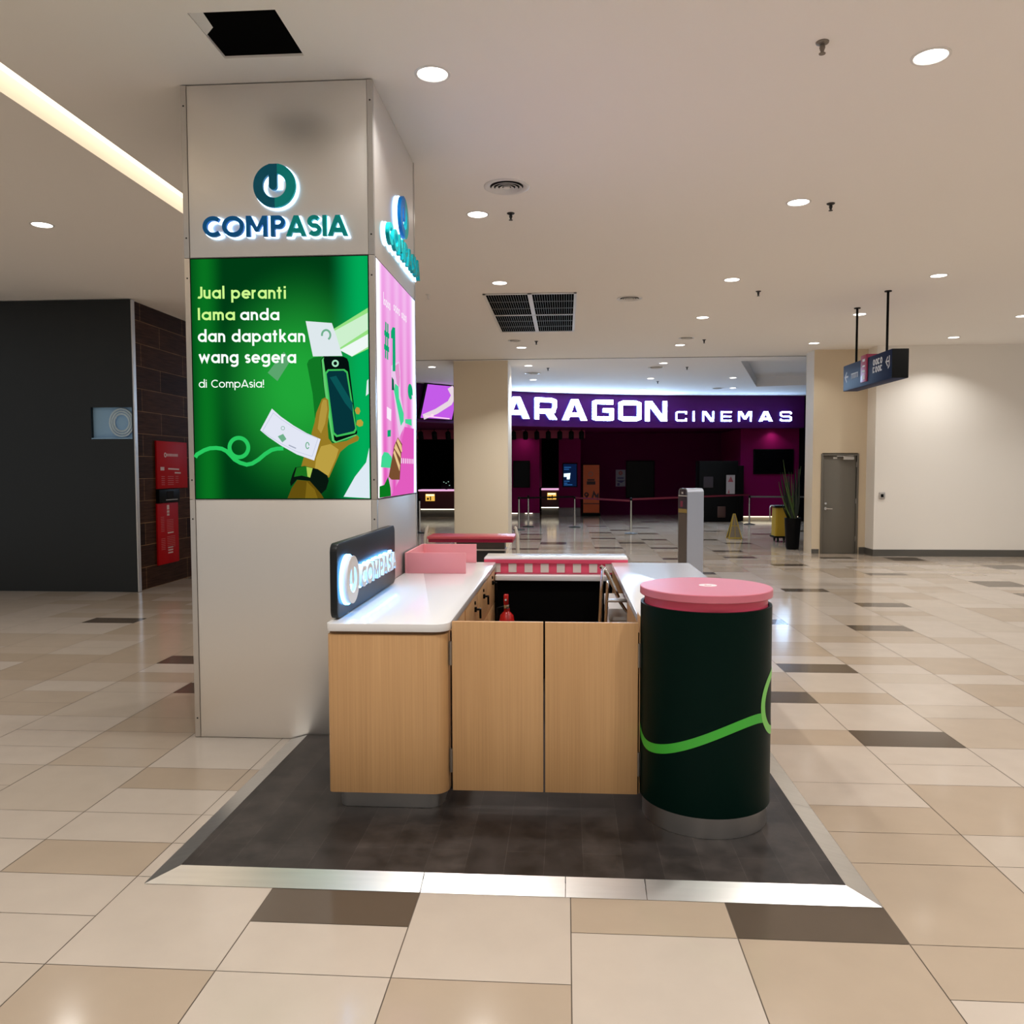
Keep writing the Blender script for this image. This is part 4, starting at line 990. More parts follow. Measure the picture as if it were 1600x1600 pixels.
def diffuser(x, y, r, label):
    t_ = thing('air_diffuser', label, 'air vent', (x, y, H if y < 14.4 else H - .005))
    mb = MB(); mb.lathe([(r, 0), (r, -.006), (r * .93, -.012), (r * .74, -.004), (r * .72, .0)], (0, 0, 0), 44); build('outer_ring', mb, M_WHITEP, t_, local=True)
    mb = MB(); mb.lathe([(0, -.001), (r * .74, -.001)], (0, 0, 0), 36); build('throat', mb, M_BLACK, t_, local=True, smooth=0)
    for q in (.58, .40, .22):
        mb = MB(); mb.lathe([(r * q, -.003), (r * (q + .1), -.016), (r * (q + .085), -.018), (r * (q - .02), -.004)], (0, 0, 0), 36); build('cone_ring', mb, M_WHITEP, t_, local=True)
    mb = MB(); mb.lathe([(0, -.014), (r * .16, -.014), (r * .13, -.004)], (0, 0, 0), 24); build('centre_disc', mb, M_WHITEP, t_, local=True)
for x, y, r, lb in ((-.51, 3.93, .19, 'round ringed air diffuser nearest the metal pillar'), (.85, 8.42, .175, 'round air diffuser right of the square grille'), (2.13, 11.87, .14, 'flat round air diffuser before the last downlight of the row'),
                    (-.95, 11.9, .12, 'small round ceiling speaker behind the square grille'), (-.82, 16.9, .19, 'round diffuser in the cinema ceiling just right of the column'), (2.05, 16.0, .19, 'round diffuser in the middle of the cinema ceiling'), (4.35, 21.0, .18, 'round diffuser left of the coffer corner')):
    diffuser(x, y, r, lb)
def sprinkler(x, y, label, m=None, s=1.0):
    t_ = thing('sprinkler', label, 'sprinkler', (x, y, H if y < 14.4 else H - .005))
    mb = MB(); mb.lathe([(0, 0), (.036 * s, 0), (.034 * s, -.006), (.02 * s, -.014), (0, -.014)], (0, 0, 0), 20); build('rosette', mb, m or M_SCREW, t_, local=True)
    mb = MB(); mb.lathe([(0, -.012), (.012 * s, -.014), (.016 * s, -.03), (.008 * s, -.055), (.018 * s, -.06), (.018 * s, -.064), (0, -.064)], (0, 0, 0), 14); build('head', mb, m or M_SCREW, t_, local=True)
for x, y, lb, m in ((-.524, 4.63, 'black sprinkler head beside the downlight past the pillar', None), (1.385, 1.80, 'metal sprinkler with round rosette, nearest to the viewer', mat('dull_bronze', (.22, .19, .16), .4, .6)), (2.315, 4.57, 'dark sprinkler just right of the bright downlight', None),
                 (2.513, 8.11, 'dark sprinkler right of the second downlight of the open floor row', None), (-1.857, 7.96, 'pale sprinkler near the pillar\'s back edge', M_WHITEP), (-.558, 12.01, 'sprinkler behind the square grille', None), (2.48, 12.1, 'small sprinkler right of the flat diffuser', None),
                 (-.43, 15.9, 'sprinkler beside the first diffuser of the cinema ceiling', None), (2.75, 16.0, 'sprinkler beside the middle diffuser of the cinema ceiling', None), (2.42, 19.0, 'sprinkler over the last letters of the large cinema name', None)):
    sprinkler(x, y, lb, m)

gr = thing('ceiling_grille', 'large black four panel return air grille in the ceiling', 'grille', (-.505, 9.47, H))
gx0, gx1, gy0, gy1 = -1.13, .122, 7.98, 10.96
mb = MB(); mb.box(gx0, gx1, gy0, gy1, H - .004, H + .001); build('backing', mb, M_DARK, gr)
fw = .035; mx_, my_ = (gx0 + gx1) / 2, (gy0 + gy1) / 2
mb = MB()
for b in ((gx0, gx0 + fw, gy0, gy1), (gx1 - fw, gx1, gy0, gy1), (mx_ - .03, mx_ + .03, gy0, gy1), (gx0, gx1, gy0, gy0 + fw), (gx0, gx1, gy1 - fw, gy1), (gx0, gx1, my_ - .02, my_ + .02)):
    mb.box(*b, H - .014, H - .003)
build('frame', mb, M_WHITEP, gr, smooth=0)
MG = mat('grille_blades', (.06, .057, .052), .5)
for (a0, a1) in ((gx0 + fw, mx_ - .03), (mx_ + .03, gx1 - fw)):
    for (b0, b1) in ((gy0 + fw, my_ - .02), (my_ + .02, gy1 - fw)):
        mb = MB()
        for i in range(1, 17):
            xx = a0 + (a1 - a0) * i / 17; mb.box(xx - .0035, xx + .0035, b0, b1, H - .011, H - .0045)
        for i in range(1, 3):
            yy = b0 + (b1 - b0) * i / 3; mb.box(a0, a1, yy - .012, yy + .012, H - .012, H - .004)
        build('louvre_panel', mb, MG, gr, smooth=0)

# ---- hanging direction sign
hs_ = thing('hanging_sign', 'navy direction sign hung from the ceiling on two black rods', 'sign', (4.25, 8.8, 2.84))
mb = MB(); mb.box(4.15, 4.36, 7.87, 9.68, 2.85, 3.225, .004); build('sign_box', mb, mat('navy_panel', (.012, .024, .085), .5, spec=.1), hs_)
mb = MB(); mb.box(4.152, 4.358, 7.862, 7.872, 2.852, 3.223); build('end_cap', mb, M_BLACK, hs_)
for y in (9.35, 8.22):
    mb = MB(); mb.cyl(4.22, y, 3.225, H, .016, n=14); mb.cyl(4.22, y, H - .012, H, .045, n=18); build('rod', mb, M_BLACK, hs_)
mb = MB(); mb.box(4.135, 4.37, 8.70, 8.93, 2.90, 3.275, .003); st_ = build('pink_strip', mb, mat('sign_crimson', (.42, .012, .09), .4), hs_)
fh = lambda u, v, d: Vector((4.15 - d, u, v)); fh2 = lambda u, v, d: Vector((4.135 - d, u, v))
MW_ = mat('sign_white', (.8, .8, .82), .5)
mb = MB()
for z, hh in ((3.20, .035), (3.12, .022), (3.05, .03), (2.965, .06)):
    mb.solid([(8.86, z - hh / 2), (8.77, z - hh / 2), (8.77, z + hh / 2), (8.86, z + hh / 2)], fh2, 0, .0015)
build('strip_lettering', mb, MW_, st_, smooth=0)
mb = MB(); mb.stroke([(9.60, 3.05), (9.47, 3.05)], .025, fh, 0, .0015); mb.stroke([(9.53, 3.12), (9.60, 3.05), (9.53, 2.97)], .025, fh, 0, .0015); build('arrow', mb, MW_, hs_, smooth=0)
mb = MB()
for i in range(5):
    y = 9.33 - i * .06; mb.stroke([(y, 3.0), (y, 3.07)], .02, fh, 0, .0015)
mb.stroke([(9.35, 3.07), (9.07, 3.07)], .012, fh, 0, .0015)
build('small_text', mb, MW_, hs_, smooth=0)
mb = MB()
for zz in (2.985, 3.085):
    for i in range(4):
        y = 8.50 - i * .085
        if (i + (zz > 3.0)) % 3 == 0: mb.stroke([(y, zz), (y, zz + .08)], .028, fh, 0, .0015); mb.stroke([(y, zz + .07), (y - .05, zz + .07)], .02, fh, 0, .0015); mb.stroke([(y, zz + .012), (y - .05, zz + .012)], .02, fh, 0, .0015)
        else: mb.stroke(circle(y - .027, zz + .04, .025, 14, .032), .022, fh, 0, .0015, closed=True)
build('main_text', mb, MW_, hs_, smooth=0)
mb = MB(); mb.stroke([(8.06, 3.08), (7.95, 3.08)], .02, fh, 0, .0015); mb.stroke([(8.0, 3.14), (8.06, 3.08), (8.0, 3.02)], .02, fh, 0, .0015); mb.stroke([(7.95, 3.15), (7.95, 3.02), (7.99, 2.99)], .02, fh, 0, .0015); build('arrow', mb, MW_, hs_, smooth=0)

# ============================================================ left side
sp_ = thing('steel_panel', 'dark stainless panel with a hose reel window at the left edge', 'panel', (-7.5, 7.93, 0))
mb = MB(); mb.box(-9.3, -5.93, 7.9, 7.96, 2.56, H - .01); mb.box(-9.3, -5.93, 7.9, 7.96, .005, 2.125); mb.box(-9.3, -6.55, 7.9, 7.96, 2.125, 2.56); mb.box(-5.965, -5.93, 7.9, 7.96, 2.125, 2.56); build('cladding', mb, mat('smoked_steel', (.045, .048, .05), .35, 1.0), sp_, smooth=0)
mb = MB(); mb.box(-6.55, -5.965, 7.955, 7.965, 2.125, 2.56); mb.box(-6.55, -5.965, 7.9, 7.93, 2.12, 2.14); build('recess', mb, mat('blue_glow_recess', (.34, .62, .95), .5), sp_, smooth=0)  # bright blue stands in for the glow of the lit window
mb = MB(); mb.box(-5.94, -5.925, 7.893, 7.965, .005, H - .01); build('edge_strip', mb, M_ALU, sp_, smooth=0)
for r in (.12, .155, .19):
    mb = MB(); mb.tube([(-6.13 + r * .9 * math.cos(q * PI / 12), 7.935, 2.35 + r * math.sin(q * PI / 12)) for q in range(24)], .014, 8, closed=True); build('hose', mb, mat('blue_glow_hose', (.62, .82, .98), .5), sp_)  # hose colour carries the window's blue glow too
di = thing('directory_board', 'tall red directory board with a black box in its middle on the walnut wall', 'board', (-5.985, 8.95, .3))
fl = plane_fn('x', -5.955, 1)
mb = MB(); mb.box(-5.983, -5.955, 8.53, 9.47, 1.42, 2.122, .003); u1 = build('upper_panel', mb, M_RED, di)
mb = MB(); mb.box(-5.983, -5.955, 8.51, 9.14, .30, 1.205, .003); u2 = build('lower_panel', mb, M_RED, di)
mb = MB(); mb.box(-5.983, -5.930, 8.53, 9.15, 1.215, 1.41, .004); u3 = build('black_box', mb, M_BLACK, di)
MRW = mat('sign_pale_print', (.62, .50, .48), .5); MRP = mat('sign_pink_print', (.50, .10, .10), .5)
mb = MB(); mb.stroke(circle(8.78, 1.92, .028, 18), .016, fl, 0, .001, closed=True)
for i in range(8):
    y = 8.84 + i * .045; mb.stroke([(y, 1.90), (y, 1.94)], .026, fl, 0, .001)
mb.stroke([(8.86, 1.715), (9.20, 1.705)], .022, fl, 0, .001); mb.stroke([(9.06, 1.655), (9.25, 1.65)], .022, fl, 0, .001); mb.solid([(8.63, 1.69), (8.74, 1.69), (8.74, 1.74), (8.63, 1.74)], fl, 0, .001)
build('print_text', mb, MRW, u1, smooth=0)
mb = MB()
for (y0, y1, n) in ((8.65, 8.75, 5), (8.84, 9.02, 5), (9.08, 9.17, 4)):
    for i in range(n):
        mb.stroke([(y0, 1.60 - i * .03), (y1, 1.598 - i * .03)], .008, fl, 0, .001)
build('small_text', mb, MRP, u1, smooth=0)
mb = MB(); mb.box(-5.932, -5.928, 8.72, 9.08, 1.245, 1.258); build('label_strip', mb, mat('label_grey', (.35, .35, .36), .5), u3, smooth=0)
mb = MB(); mb.box(-5.932, -5.927, 8.75, 8.96, 1.28, 1.38); build('screen', mb, M_BLACKG, u3, smooth=0)
mb = MB()
for z, hh in ((1.14, .07), (1.075, .035), (1.03, .03)):
    mb.solid([(8.79, z - hh / 2), (8.86, z - hh / 2), (8.86, z + hh / 2), (8.79, z + hh / 2)], fl, 0, .001)
for p in (.76, .54, .50, .46):
    mb.solid([(8.80, p - .012), (8.80 + .1 + p * .1, p - .012), (8.80 + .1 + p * .1, p + .008), (8.80, p + .008)], fl, 0, .001)
build('print_text', mb, MRW, u2, smooth=0)
mb = MB()
for (y0, y1, za, n) in ((8.60, 8.70, 1.0, 9), (8.78, 8.98, .95, 8), (8.60, 8.72, .68, 7), (8.78, 9.02, .70, 7)):
    for i in range(n):
        mb.stroke([(y0, za - i * .026), (y1, za - i * .026)], .007, fl, 0, .001)
build('small_text', mb, MRP, u2, smooth=0)

# ============================================================ middle distance
tb = thing('pink_table', 'long pink topped table with a dark base, before the cream column', 'table', (-1.31, 8.2, 0))
mb = MB(); mb.prism(rrect(-1.90, -.715, 7.95, 8.5, .02), 'z', .75, .785, .003); build('table_top', mb, mat('coral_top', (.62, .10, .13), .3), tb)
mb = MB(); mb.prism(rrect(-1.885, -.73, 7.965, 8.48, .02), 'z', .705, .752); build('apron', mb, M_MAGENTA, tb)
mb = MB(); mb.box(-1.52, -.86, 8.12, 8.42, .60, .705); build('base_top', mb, mat('warm_grey_board', (.10, .095, .088), .5), tb)
mb = MB(); mb.box(-1.52, -.86, 8.14, 8.40, .02, .58); build('base', mb, mat('charcoal_board', (.022, .022, .022), .5), tb)
mb = MB(); mb.box(-1.54, -.84, 8.10, 8.44, .58, .60); build('base_rail', mb, M_WHITEP, tb)
def bent(x, sgn, label):
    t_ = thing('bent_post', label, 'post', (x, 8.0, 0))
    mb = MB(); mb.tube([(x, 8.0, .01), (x - sgn * .012, 8.0, .45), (x - sgn * .005, 8.0, .78), (x + sgn * .02, 8.0, .9), (x + sgn * .03, 8.0, .925)], .02, 12, rads=[.02, .02, .022, .02, .008]); build('stem', mb, mat('ivory_metal', (.66, .62, .55), .35), t_)
    mb = MB(); mb.tube([(x, 8.0, .30), (x + sgn * .05, 8.0, .33), (x + sgn * .09, 8.0, .26)], .008, 8); mb.box(x + sgn * .05 - .02, x + sgn * .05 + .02, 7.98, 8.02, .2, .27, .004); build('bracket', mb, M_CHROME, t_)
    mb = MB(); mb.cyl(x, 8.0, .001, .014, .11, n=28); build('foot', mb, M_BLACK, t_)
bent(-.675, -1, 'ivory bent metal post at the column end of the pink table')
bent(-1.925, 1, 'ivory bent metal post at the pillar end of the pink table')

ks = thing('kiosk_terminal', 'slim silver floor terminal with a rounded top standing in the open floor', 'terminal', (1.9, 9.7, 0))
Mk = Matrix.Translation((1.905, 9.72, 0)) @ Matrix.Rotation(math.radians(21), 4, 'Z')
pf = [(-.14, .02), (.14, .02), (.14, 1.325)] + arc(.07, 1.325, .07, .07, 0, 90, 8) + [(-.07, 1.395)] + arc(-.07, 1.325, .07, .07, 90, 180, 8)
mb = MB()
t_bm = MB(); t_bm.prism([(p[0] * 1.0, p[1]) for p in pf], 'x', -.14, .14); mb.merge(t_bm.bm, 0, Mk @ Matrix.Rotation(PI, 4, 'Z'))
build('shell', mb, mat('pale_silver_panel', (.55, .59, .70), .3, .85), ks)
mb = MB(); mb.box(-.143, -.139, -.128, .128, .04, 1.02, M=Mk); build('dark_side', mb, mat('bronze_side_panel', (.16, .135, .125), .4, .3), ks)
mb = MB(); mb.box(-.146, -.139, -.125, .125, 1.08, 1.27, M=Mk); mb.box(-.146, -.139, -.09, .09, 1.29, 1.375, M=Mk); build('screen', mb, mat('dim_screen', (.06, .045, .065), .3), ks)
mb = MB(); mb.box(-.147, -.14, -.125, .125, 1.273, 1.287, M=Mk); mb.box(-.147, -.14, -.02, .03, 1.31, 1.34, M=Mk); build('white_line', mb, M_WHITEP, ks)
mb = MB(); mb.box(-.147, -.14, -.125, .125, 1.02, 1.08, M=Mk); build('gold_band', mb, mat('gold_band', (.38, .27, .08), .4), ks)
mb = MB(); mb.box(-.1475, -.141, -.01, .06, 1.11, 1.20, M=Mk); build('picture', mb, mat('screen_pink', (.28, .04, .09), .4), ks)
mb = MB(); mb.box(.139, .21, -.03, .05, .93, 1.05, .008, M=Mk); build('dispenser', mb, M_WHITEP, ks)
mb = MB(); mb.box(-.15, .15, -.18, .18, .001, .022, .003, M=Mk); build('foot_plate', mb, M_ALU, ks)

def stanchion(x, y, label, belt_to=None, mbelt=None, h=.93):
    t_ = thing('queue_post', label, 'post', (x, y, 0))
    mb = MB(); mb.lathe([(0, 0), (.17, 0), (.17, .012), (.05, .03), (.03, .04), (0, .04)], (0, 0, 0), 28); build('base', mb, M_SCREW, t_, local=True)
    mb = MB(); mb.lathe([(0, .035), (.028, .035), (.028, h - .07), (0, h - .07)], (0, 0, 0), 16); build('tube', mb, M_CHROME, t_, local=True)
    mb = MB(); mb.lathe([(0, h - .07), (.034, h - .07), (.034, h - .005), (.026, h), (0, h)], (0, 0, 0), 16); build('head', mb, M_BLACK, t_, local=True)
    if belt_to:
        d = Vector((belt_to[0] - x, belt_to[1] - y, 0)); n_ = d.normalized(); s_ = Vector((-n_.y, n_.x, 0)) * .0015
        mb = MB(); pts = [n_ * .03 + s_, d - n_ * .037 + s_, d - n_ * .037 - s_, n_ * .03 - s_]
        lo = [p + Vector((0, 0, h - .06)) for p in pts]; hi = [p + Vector((0, 0, h - .012)) for p in pts]
        mb.face(lo); mb.face(hi)
        for i in range(4): mb.face([lo[i], lo[(i + 1) % 4], hi[(i + 1) % 4], hi[i]])
        build('belt', mb, mbelt or M_BLACK, t_, local=True, smooth=0)
BR = mat('crimson_belt', (.16, .01, .03), .6); BG = mat('grey_belt', (.10, .10, .10), .6)
stanchion(-1.325, 19.67, 'chrome queue post just right of the cream column', (.243, 20.73), M_BLACK)
stanchion(-1.12, 20.9, 'darker queue post close behind the one by the column')
stanchion(.243, 20.73, 'chrome queue post in front of the orange banner', (1.69, 18.42), BR, .90)
stanchion(1.69, 18.42, 'chrome queue post in the middle of the lobby, left of the silver terminal', (5.58, 22.2), BR, .94)
stanchion(5.58, 22.2, 'queue post in front of the magenta television wall', (7.3, 22.0), BG, .88)
stanchion(-3.91, 18.44, 'queue post seen between the metal pillar and the cream column')

wf = thing('wet_floor_sign', 'yellow rimmed folding floor sign on the lobby tiles', 'sign', (4.05, 16.95, 0))
MY = mat('caution_yellow', (.42, .30, .03), .5); MYG = mat('grey_infill', (.20, .17, .13), .5)
for s in (-1, 1):
    f2 = lambda u, v, d, s=s: Vector((4.05 + u, 16.95 + s * (.15 * (1 - v / .63) + d), v))
    mb = MB(); mb.stroke([(-.155, .005), (-.018, .60), (.018, .60), (.155, .005)], .022, f2, -.008, .008); mb.stroke([(-.15, .03), (.15, .03)], .03, f2, -.008, .008); mb.stroke([(-.075, .32), (.075, .32)], .015, f2, -.008, .008); mb.stroke([(0, .04), (0, .5)], .012, f2, -.008, .008)
    pn = build('panel_frame', mb, MY, wf, smooth=0)
    mb = MB(); mb.solid([(-.14, .04), (.14, .04), (.018, .58), (-.018, .58)], f2, -.003, .003); build('infill', mb, MYG, pn, smooth=0)

ct = thing('janitor_cart', 'yellow bag cleaning cart with a black top parked by the cream wall', 'cart', (4.96, 16.2, 0))
cx = 4.97
mb = MB(); n0 = rrect(cx - .155, cx + .155, 16.05, 16.45, .04, 4); n1 = rrect(cx - .17, cx + .135, 16.05, 16.45, .04, 4)
top = [(p[0], p[1], .80) for p in n0]; bot = [(p[0], p[1], .14) for p in n1]
mb.face(top); mb.face(bot)
for i in range(len(top)): mb.face([bot[i], bot[(i + 1) % len(top)], top[(i + 1) % len(top)], top[i]])
build('bag', mb, mat('yellow_vinyl_bag', (.42, .27, .01), .45), ct)
mb = MB(); mb.box(cx - .19, cx + .18, 16.0, 16.5, .80, .845, .01); build('top_frame', mb, M_BLACK, ct)
mb = MB(); mb.tube([(cx - .19, 16.1, .83), (cx - .26, 16.1, .84), (cx - .285, 16.1, .80), (cx - .285, 16.1, .50)], .014, 10); build('handle', mb, M_ALU, ct)
mb = MB(); mb.box(cx - .19, cx + .17, 16.02, 16.48, .10, .14, .006); build('base', mb, M_BLACK, ct)
for px_ in (cx - .1, cx + .12):
    for py_ in (16.09, 16.41):
        mb = MB(); mb.lathe([(0, -.014), (.045, -.014), (.05, -.008), (.05, .008), (.045, .014), (0, .014)], (0, 0, 0), 18, M=Matrix.Translation((px_, py_, .05)) @ Matrix.Rotation(PI / 2, 4, 'Y')); mb.box(px_ - .02, px_ + .02, py_ - .01, py_ + .01, .06, .10); build('caster', mb, M_BLACK, ct)

pl = thing('potted_plant', 'tall potted plant with long blades beside the cream wall end', 'plant', (4.74, 14.42, 0))
mb = MB(); mb.lathe([(0, .0), (.12, .0), (.135, .05), (.165, .62), (.17, .66), (.15, .66), (.145, .60), (0, .60)], (4.74, 14.42, 0), 28); build('pot', mb, mat('black_pot', (.004, .004, .005), .4, spec=.1), pl)
rp = random.Random(5)
MLF = mat('leaf_green', (.06, .11, .02), .45); MLD = mat('dark_leaf', (.006, .014, .006), .5)
def blade(p0, p1, bend, w, m):
    mb = MB(); P0, P1 = Vector(p0), Vector(p1); n = 8; prev = None
    for i in range(n + 1):
        t_ = i / n; c = P0.lerp(P1, t_) + Vector(bend) * (t_ * (1 - t_) * 4); wd = w * (1 - .85 * t_) * (.6 + .4 * min(1, t_ * 5))
        cur = [mb.bm.verts.new(c + Vector((-wd, 0, 0))), mb.bm.verts.new(c + Vector((0, wd * .5, wd * .15))), mb.bm.verts.new(c + Vector((wd, 0, 0)))]
        if prev:
            mb.bm.faces.new((prev[0], prev[1], cur[1], cur[0])); mb.bm.faces.new((prev[1], prev[2], cur[2], cur[1]))
        prev = cur
    build('leaf', mb, m, pl)
for q in (((4.80, 14.42, .62), (4.52, 14.4, 1.88), (-.03, 0, .03)), ((4.79, 14.4, .62), (4.50, 14.35, 1.62), (-.02, 0, .02)), ((4.80, 14.44, .62), (4.72, 14.5, 1.62), (-.02, 0, 0)), ((4.74, 14.45, .62), (4.97, 14.7, 1.75), (.02, 0, .03)), ((4.72, 14.4, .6), (4.45, 14.45, 1.42), (-.05, 0, .04))):
    blade(*q, .020, MLF)
for i in range(60):
    an = rp.uniform(0, 2 * PI); r_ = rp.uniform(.10, .26); hz = rp.uniform(.85, 1.75)
    blade((4.74 + .06 * math.cos(an), 14.44 + .06 * math.sin(an), .6), (min(4.76 + r_ * math.cos(an), 4.9) , 14.5 + r_ * abs(math.sin(an)), hz), (.02 * math.cos(an), 0, .04), .03, MLD)

# ============================================================ cinema front: name, screens, counters
cn_ = thing('cinema_sign', 'large white glowing letters of the cinema name on the purple fascia', 'sign', (2.5, 22.9, 3.2))
M_LET = emit('cinema_letter_face', (0.48, 0.71, 1.0), 44.0)
M_RET = mat('letter_return_blue', (0.10, 0.12, 0.35), 0.5)
M_LHALO = emit('blue_back_glow', (0.16, 0.30, 1.0), 4.0)
LET = [('A', -1.92, 21.17, 3.21, -1.16, 21.64, 3.87), ('R', -1.01, 21.72, 3.2, -0.33, 22.04, 3.87), ('A', -0.18, 22.11, 3.19, 0.61, 22.42, 3.85), ('G', 0.75, 22.47, 3.19, 1.45, 22.7, 3.85), ('O', 1.58, 22.74, 3.19, 2.33, 22.94, 3.84),
       ('N', 2.44, 22.97, 3.19, 3.16, 23.12, 3.84), ('C', 3.42, 23.17, 3.19, 3.8, 23.23, 3.53), ('I', 3.97, 23.26, 3.19, 4.05, 23.27, 3.53), ('N', 4.28, 23.3, 3.19, 4.67, 23.35, 3.53), ('E', 4.87, 23.37, 3.19, 5.24, 23.42, 3.53),
       ('M', 5.43, 23.44, 3.19, 5.88, 23.49, 3.53), ('A', 6.09, 23.51, 3.19, 6.55, 23.55, 3.53), ('S', 6.77, 23.58, 3.19, 7.16, 23.62, 3.53)]
for ch, xa, ya, za, xb, yb, zb in LET:
    d = Vector((xb - xa, yb - ya, 0)); sh = .012 / d.length; xa, ya, za, zb = xa + d.x * sh, ya + d.y * sh, za + .01, zb - .01; d = d * (1 - 2 * sh); W = d.length; n_ = Vector((d.y, -d.x, 0)).normalized(); hgt = zb - za
    big = hgt > .5
    f3 = lambda u, v, dd, o=Vector((xa, ya, za)), d=d, hgt=hgt, n_=n_: o + d * u + Vector((0, 0, v * hgt)) + n_ * dd
    ww = (.142 if big else .046) / W; wv = (.13 if big else .044) / hgt
    f4 = lambda u, v, dd, o=Vector((xa, ya, za)), dn=d.normalized(), n_=n_: o + dn * u + Vector((0, 0, v)) + n_ * dd
    def draw(d0, d1):
        mb = MB()
        for it in block_glyph(ch, wv, ww):
            if it[0] == 'q': mb.solid(it[1], f3, d0, d1)
            else: mb.stroke([(p[0] * W, p[1] * hgt) for p in it[1]], (.132 if big else .042), f4, d0, d1, closed=it[0] == 'c')
        return mb
    lt = build('letter', draw(None, .11), M_LET, cn_, smooth=0, label='glowing %s capital' % ('large' if big else 'small'))
    build('letter_return', draw(.07, .108), M_RET, lt, smooth=0)
    build('letter_halo', draw(.045, .052), M_LHALO, lt, smooth=0)

tv = thing('hanging_screen', 'glowing magenta screen tilted on the fascia between pillar and column', 'screen', (-3.5, 19.2, 3.1))
o_ = Vector((-3.93, 18.80, 3.09)); ux = Vector((-3.20, 19.62, 3.09)) - o_; uz = Vector((.20, .0, .90)); nn = ux.cross(uz).normalized()
ft = lambda u, v, d: o_ + ux * u + uz * v + nn * d
mb = MB(); mb.solid([(-.06, -.03), (1.06, -.03), (1.06, 1.03), (-.06, 1.03)], ft, -.06, .0); build('casing', mb, M_BLACK, tv, smooth=0)
mb = MB(); mb.solid([(0, 0), (1, 0), (1, 1), (0, 1)], ft, .001, .003); build('picture', mb, emit('magenta_picture', lin((196, 92, 232)), 1.0), tv, smooth=0)
mb = MB(); mb.stroke([(.08, .03), (.45, .22), (.82, .50), (.90, .75), (.72, .97)], .17, ft, .003, .006); build('picture_swirl', mb, emit('picture_cream', lin((232, 214, 226)), 1.0), tv, smooth=0)
mb = MB(); mb.stroke([(.12, .06), (.92, .02)], .035, ft, .006, .008); mb.solid(circle(.34, .09, .05, 14), ft, .006, .009); build('picture_text', mb, emit('picture_pale', lin((250, 210, 235)), 1.1), tv, smooth=0)

def panel_screen(name, label, x0, x1, y, z0, z1, cat='screen', group=None, m=M_BLACKG):
    t_ = thing(name, label, cat, ((x0 + x1) / 2, y, z0), group)
    mb = MB(); mb.box(x0, x1, y - .06, y - .002, z0, z1, .005); build('casing', mb, M_BLACK, t_)
    mb = MB(); mb.box(x0 + .03, x1 - .03, y - .062, y - .058, z0 + .03, z1 - .03); build('screen', mb, m, t_, smooth=0)
    return t_
panel_screen('display_screen', 'dark upright screen on the magenta panel right of the column', -1.83, -1.25, 25.0, 1.065, 1.995)
sc = panel_screen('display_screen', 'upright screen glowing blue on the ticket hall wall', -.135, .40, 26.6, 1.05, 1.915, m=emit('dim_blue_picture', lin((10, 26, 58)), 1.0))
fq = plane_fn('y', 26.538, -1)
mb = MB(); mb.solid([(-.09, 1.42), (.13, 1.42), (.15, 1.56), (-.09, 1.54)], fq, 0, .002); mb.solid([(.02, 1.33), (.12, 1.33), (.14, 1.42), (.02, 1.42)], fq, 0, .002); build('bright_picture', mb, emit('bright_blue_white', lin((205, 232, 255)), 1.6), sc, smooth=0)
mb = MB()
for z, w_ in ((1.75, .25), (1.68, .18), (1.25, .2), (1.12, .3), (1.18, .12)): mb.solid([(-.08, z), (-.08 + w_, z), (-.08 + w_, z + .03), (-.08, z + .03)], fq, 0, .0015)
build('dim_text', mb, emit('blue_lines', lin((40, 92, 150)), 1.0), sc, smooth=0)
panel_screen('television', 'wide black television on the magenta wall at the right', 6.13, 7.42, 24.2, 1.52, 2.34)
panel_screen('poster_case', 'tall black case in the middle of the dark back wall', 2.22, 3.27, 27.5, .62, 2.01, 'case')
bm_ = thing('wall_notice', 'small pale notice beside the tall black case', 'notice', (2.02, 27.5, 1.05))
mb = MB(); mb.box(1.84, 2.20, 27.485, 27.5, 1.05, 1.675); build('sheet', mb, mat('pale_notice', (.34, .34, .42), .6), bm_, smooth=0)
fq = plane_fn('y', 27.485, -1)
mb = MB(); mb.stroke(circle(2.02, 1.55, .05, 16), .05, fq, 0, .002, closed=True); build('red_mark', mb, mat('notice_red', (.42, .10, .09), .6), bm_, smooth=0)
mb = MB(); mb.solid([(1.90, 1.34), (2.14, 1.34), (2.14, 1.39), (1.90, 1.39)], fq, 0, .002); mb.solid([(1.86, 1.27), (2.19, 1.28), (2.06, 1.18), (1.95, 1.22)], fq, 0, .002); mb.solid([(1.9, 1.08), (1.99, 1.08), (1.99, 1.18), (1.9, 1.18)], fq, 0, .002); build('blue_print', mb, mat('notice_blue', (.08, .07, .20), .6), bm_, smooth=0)

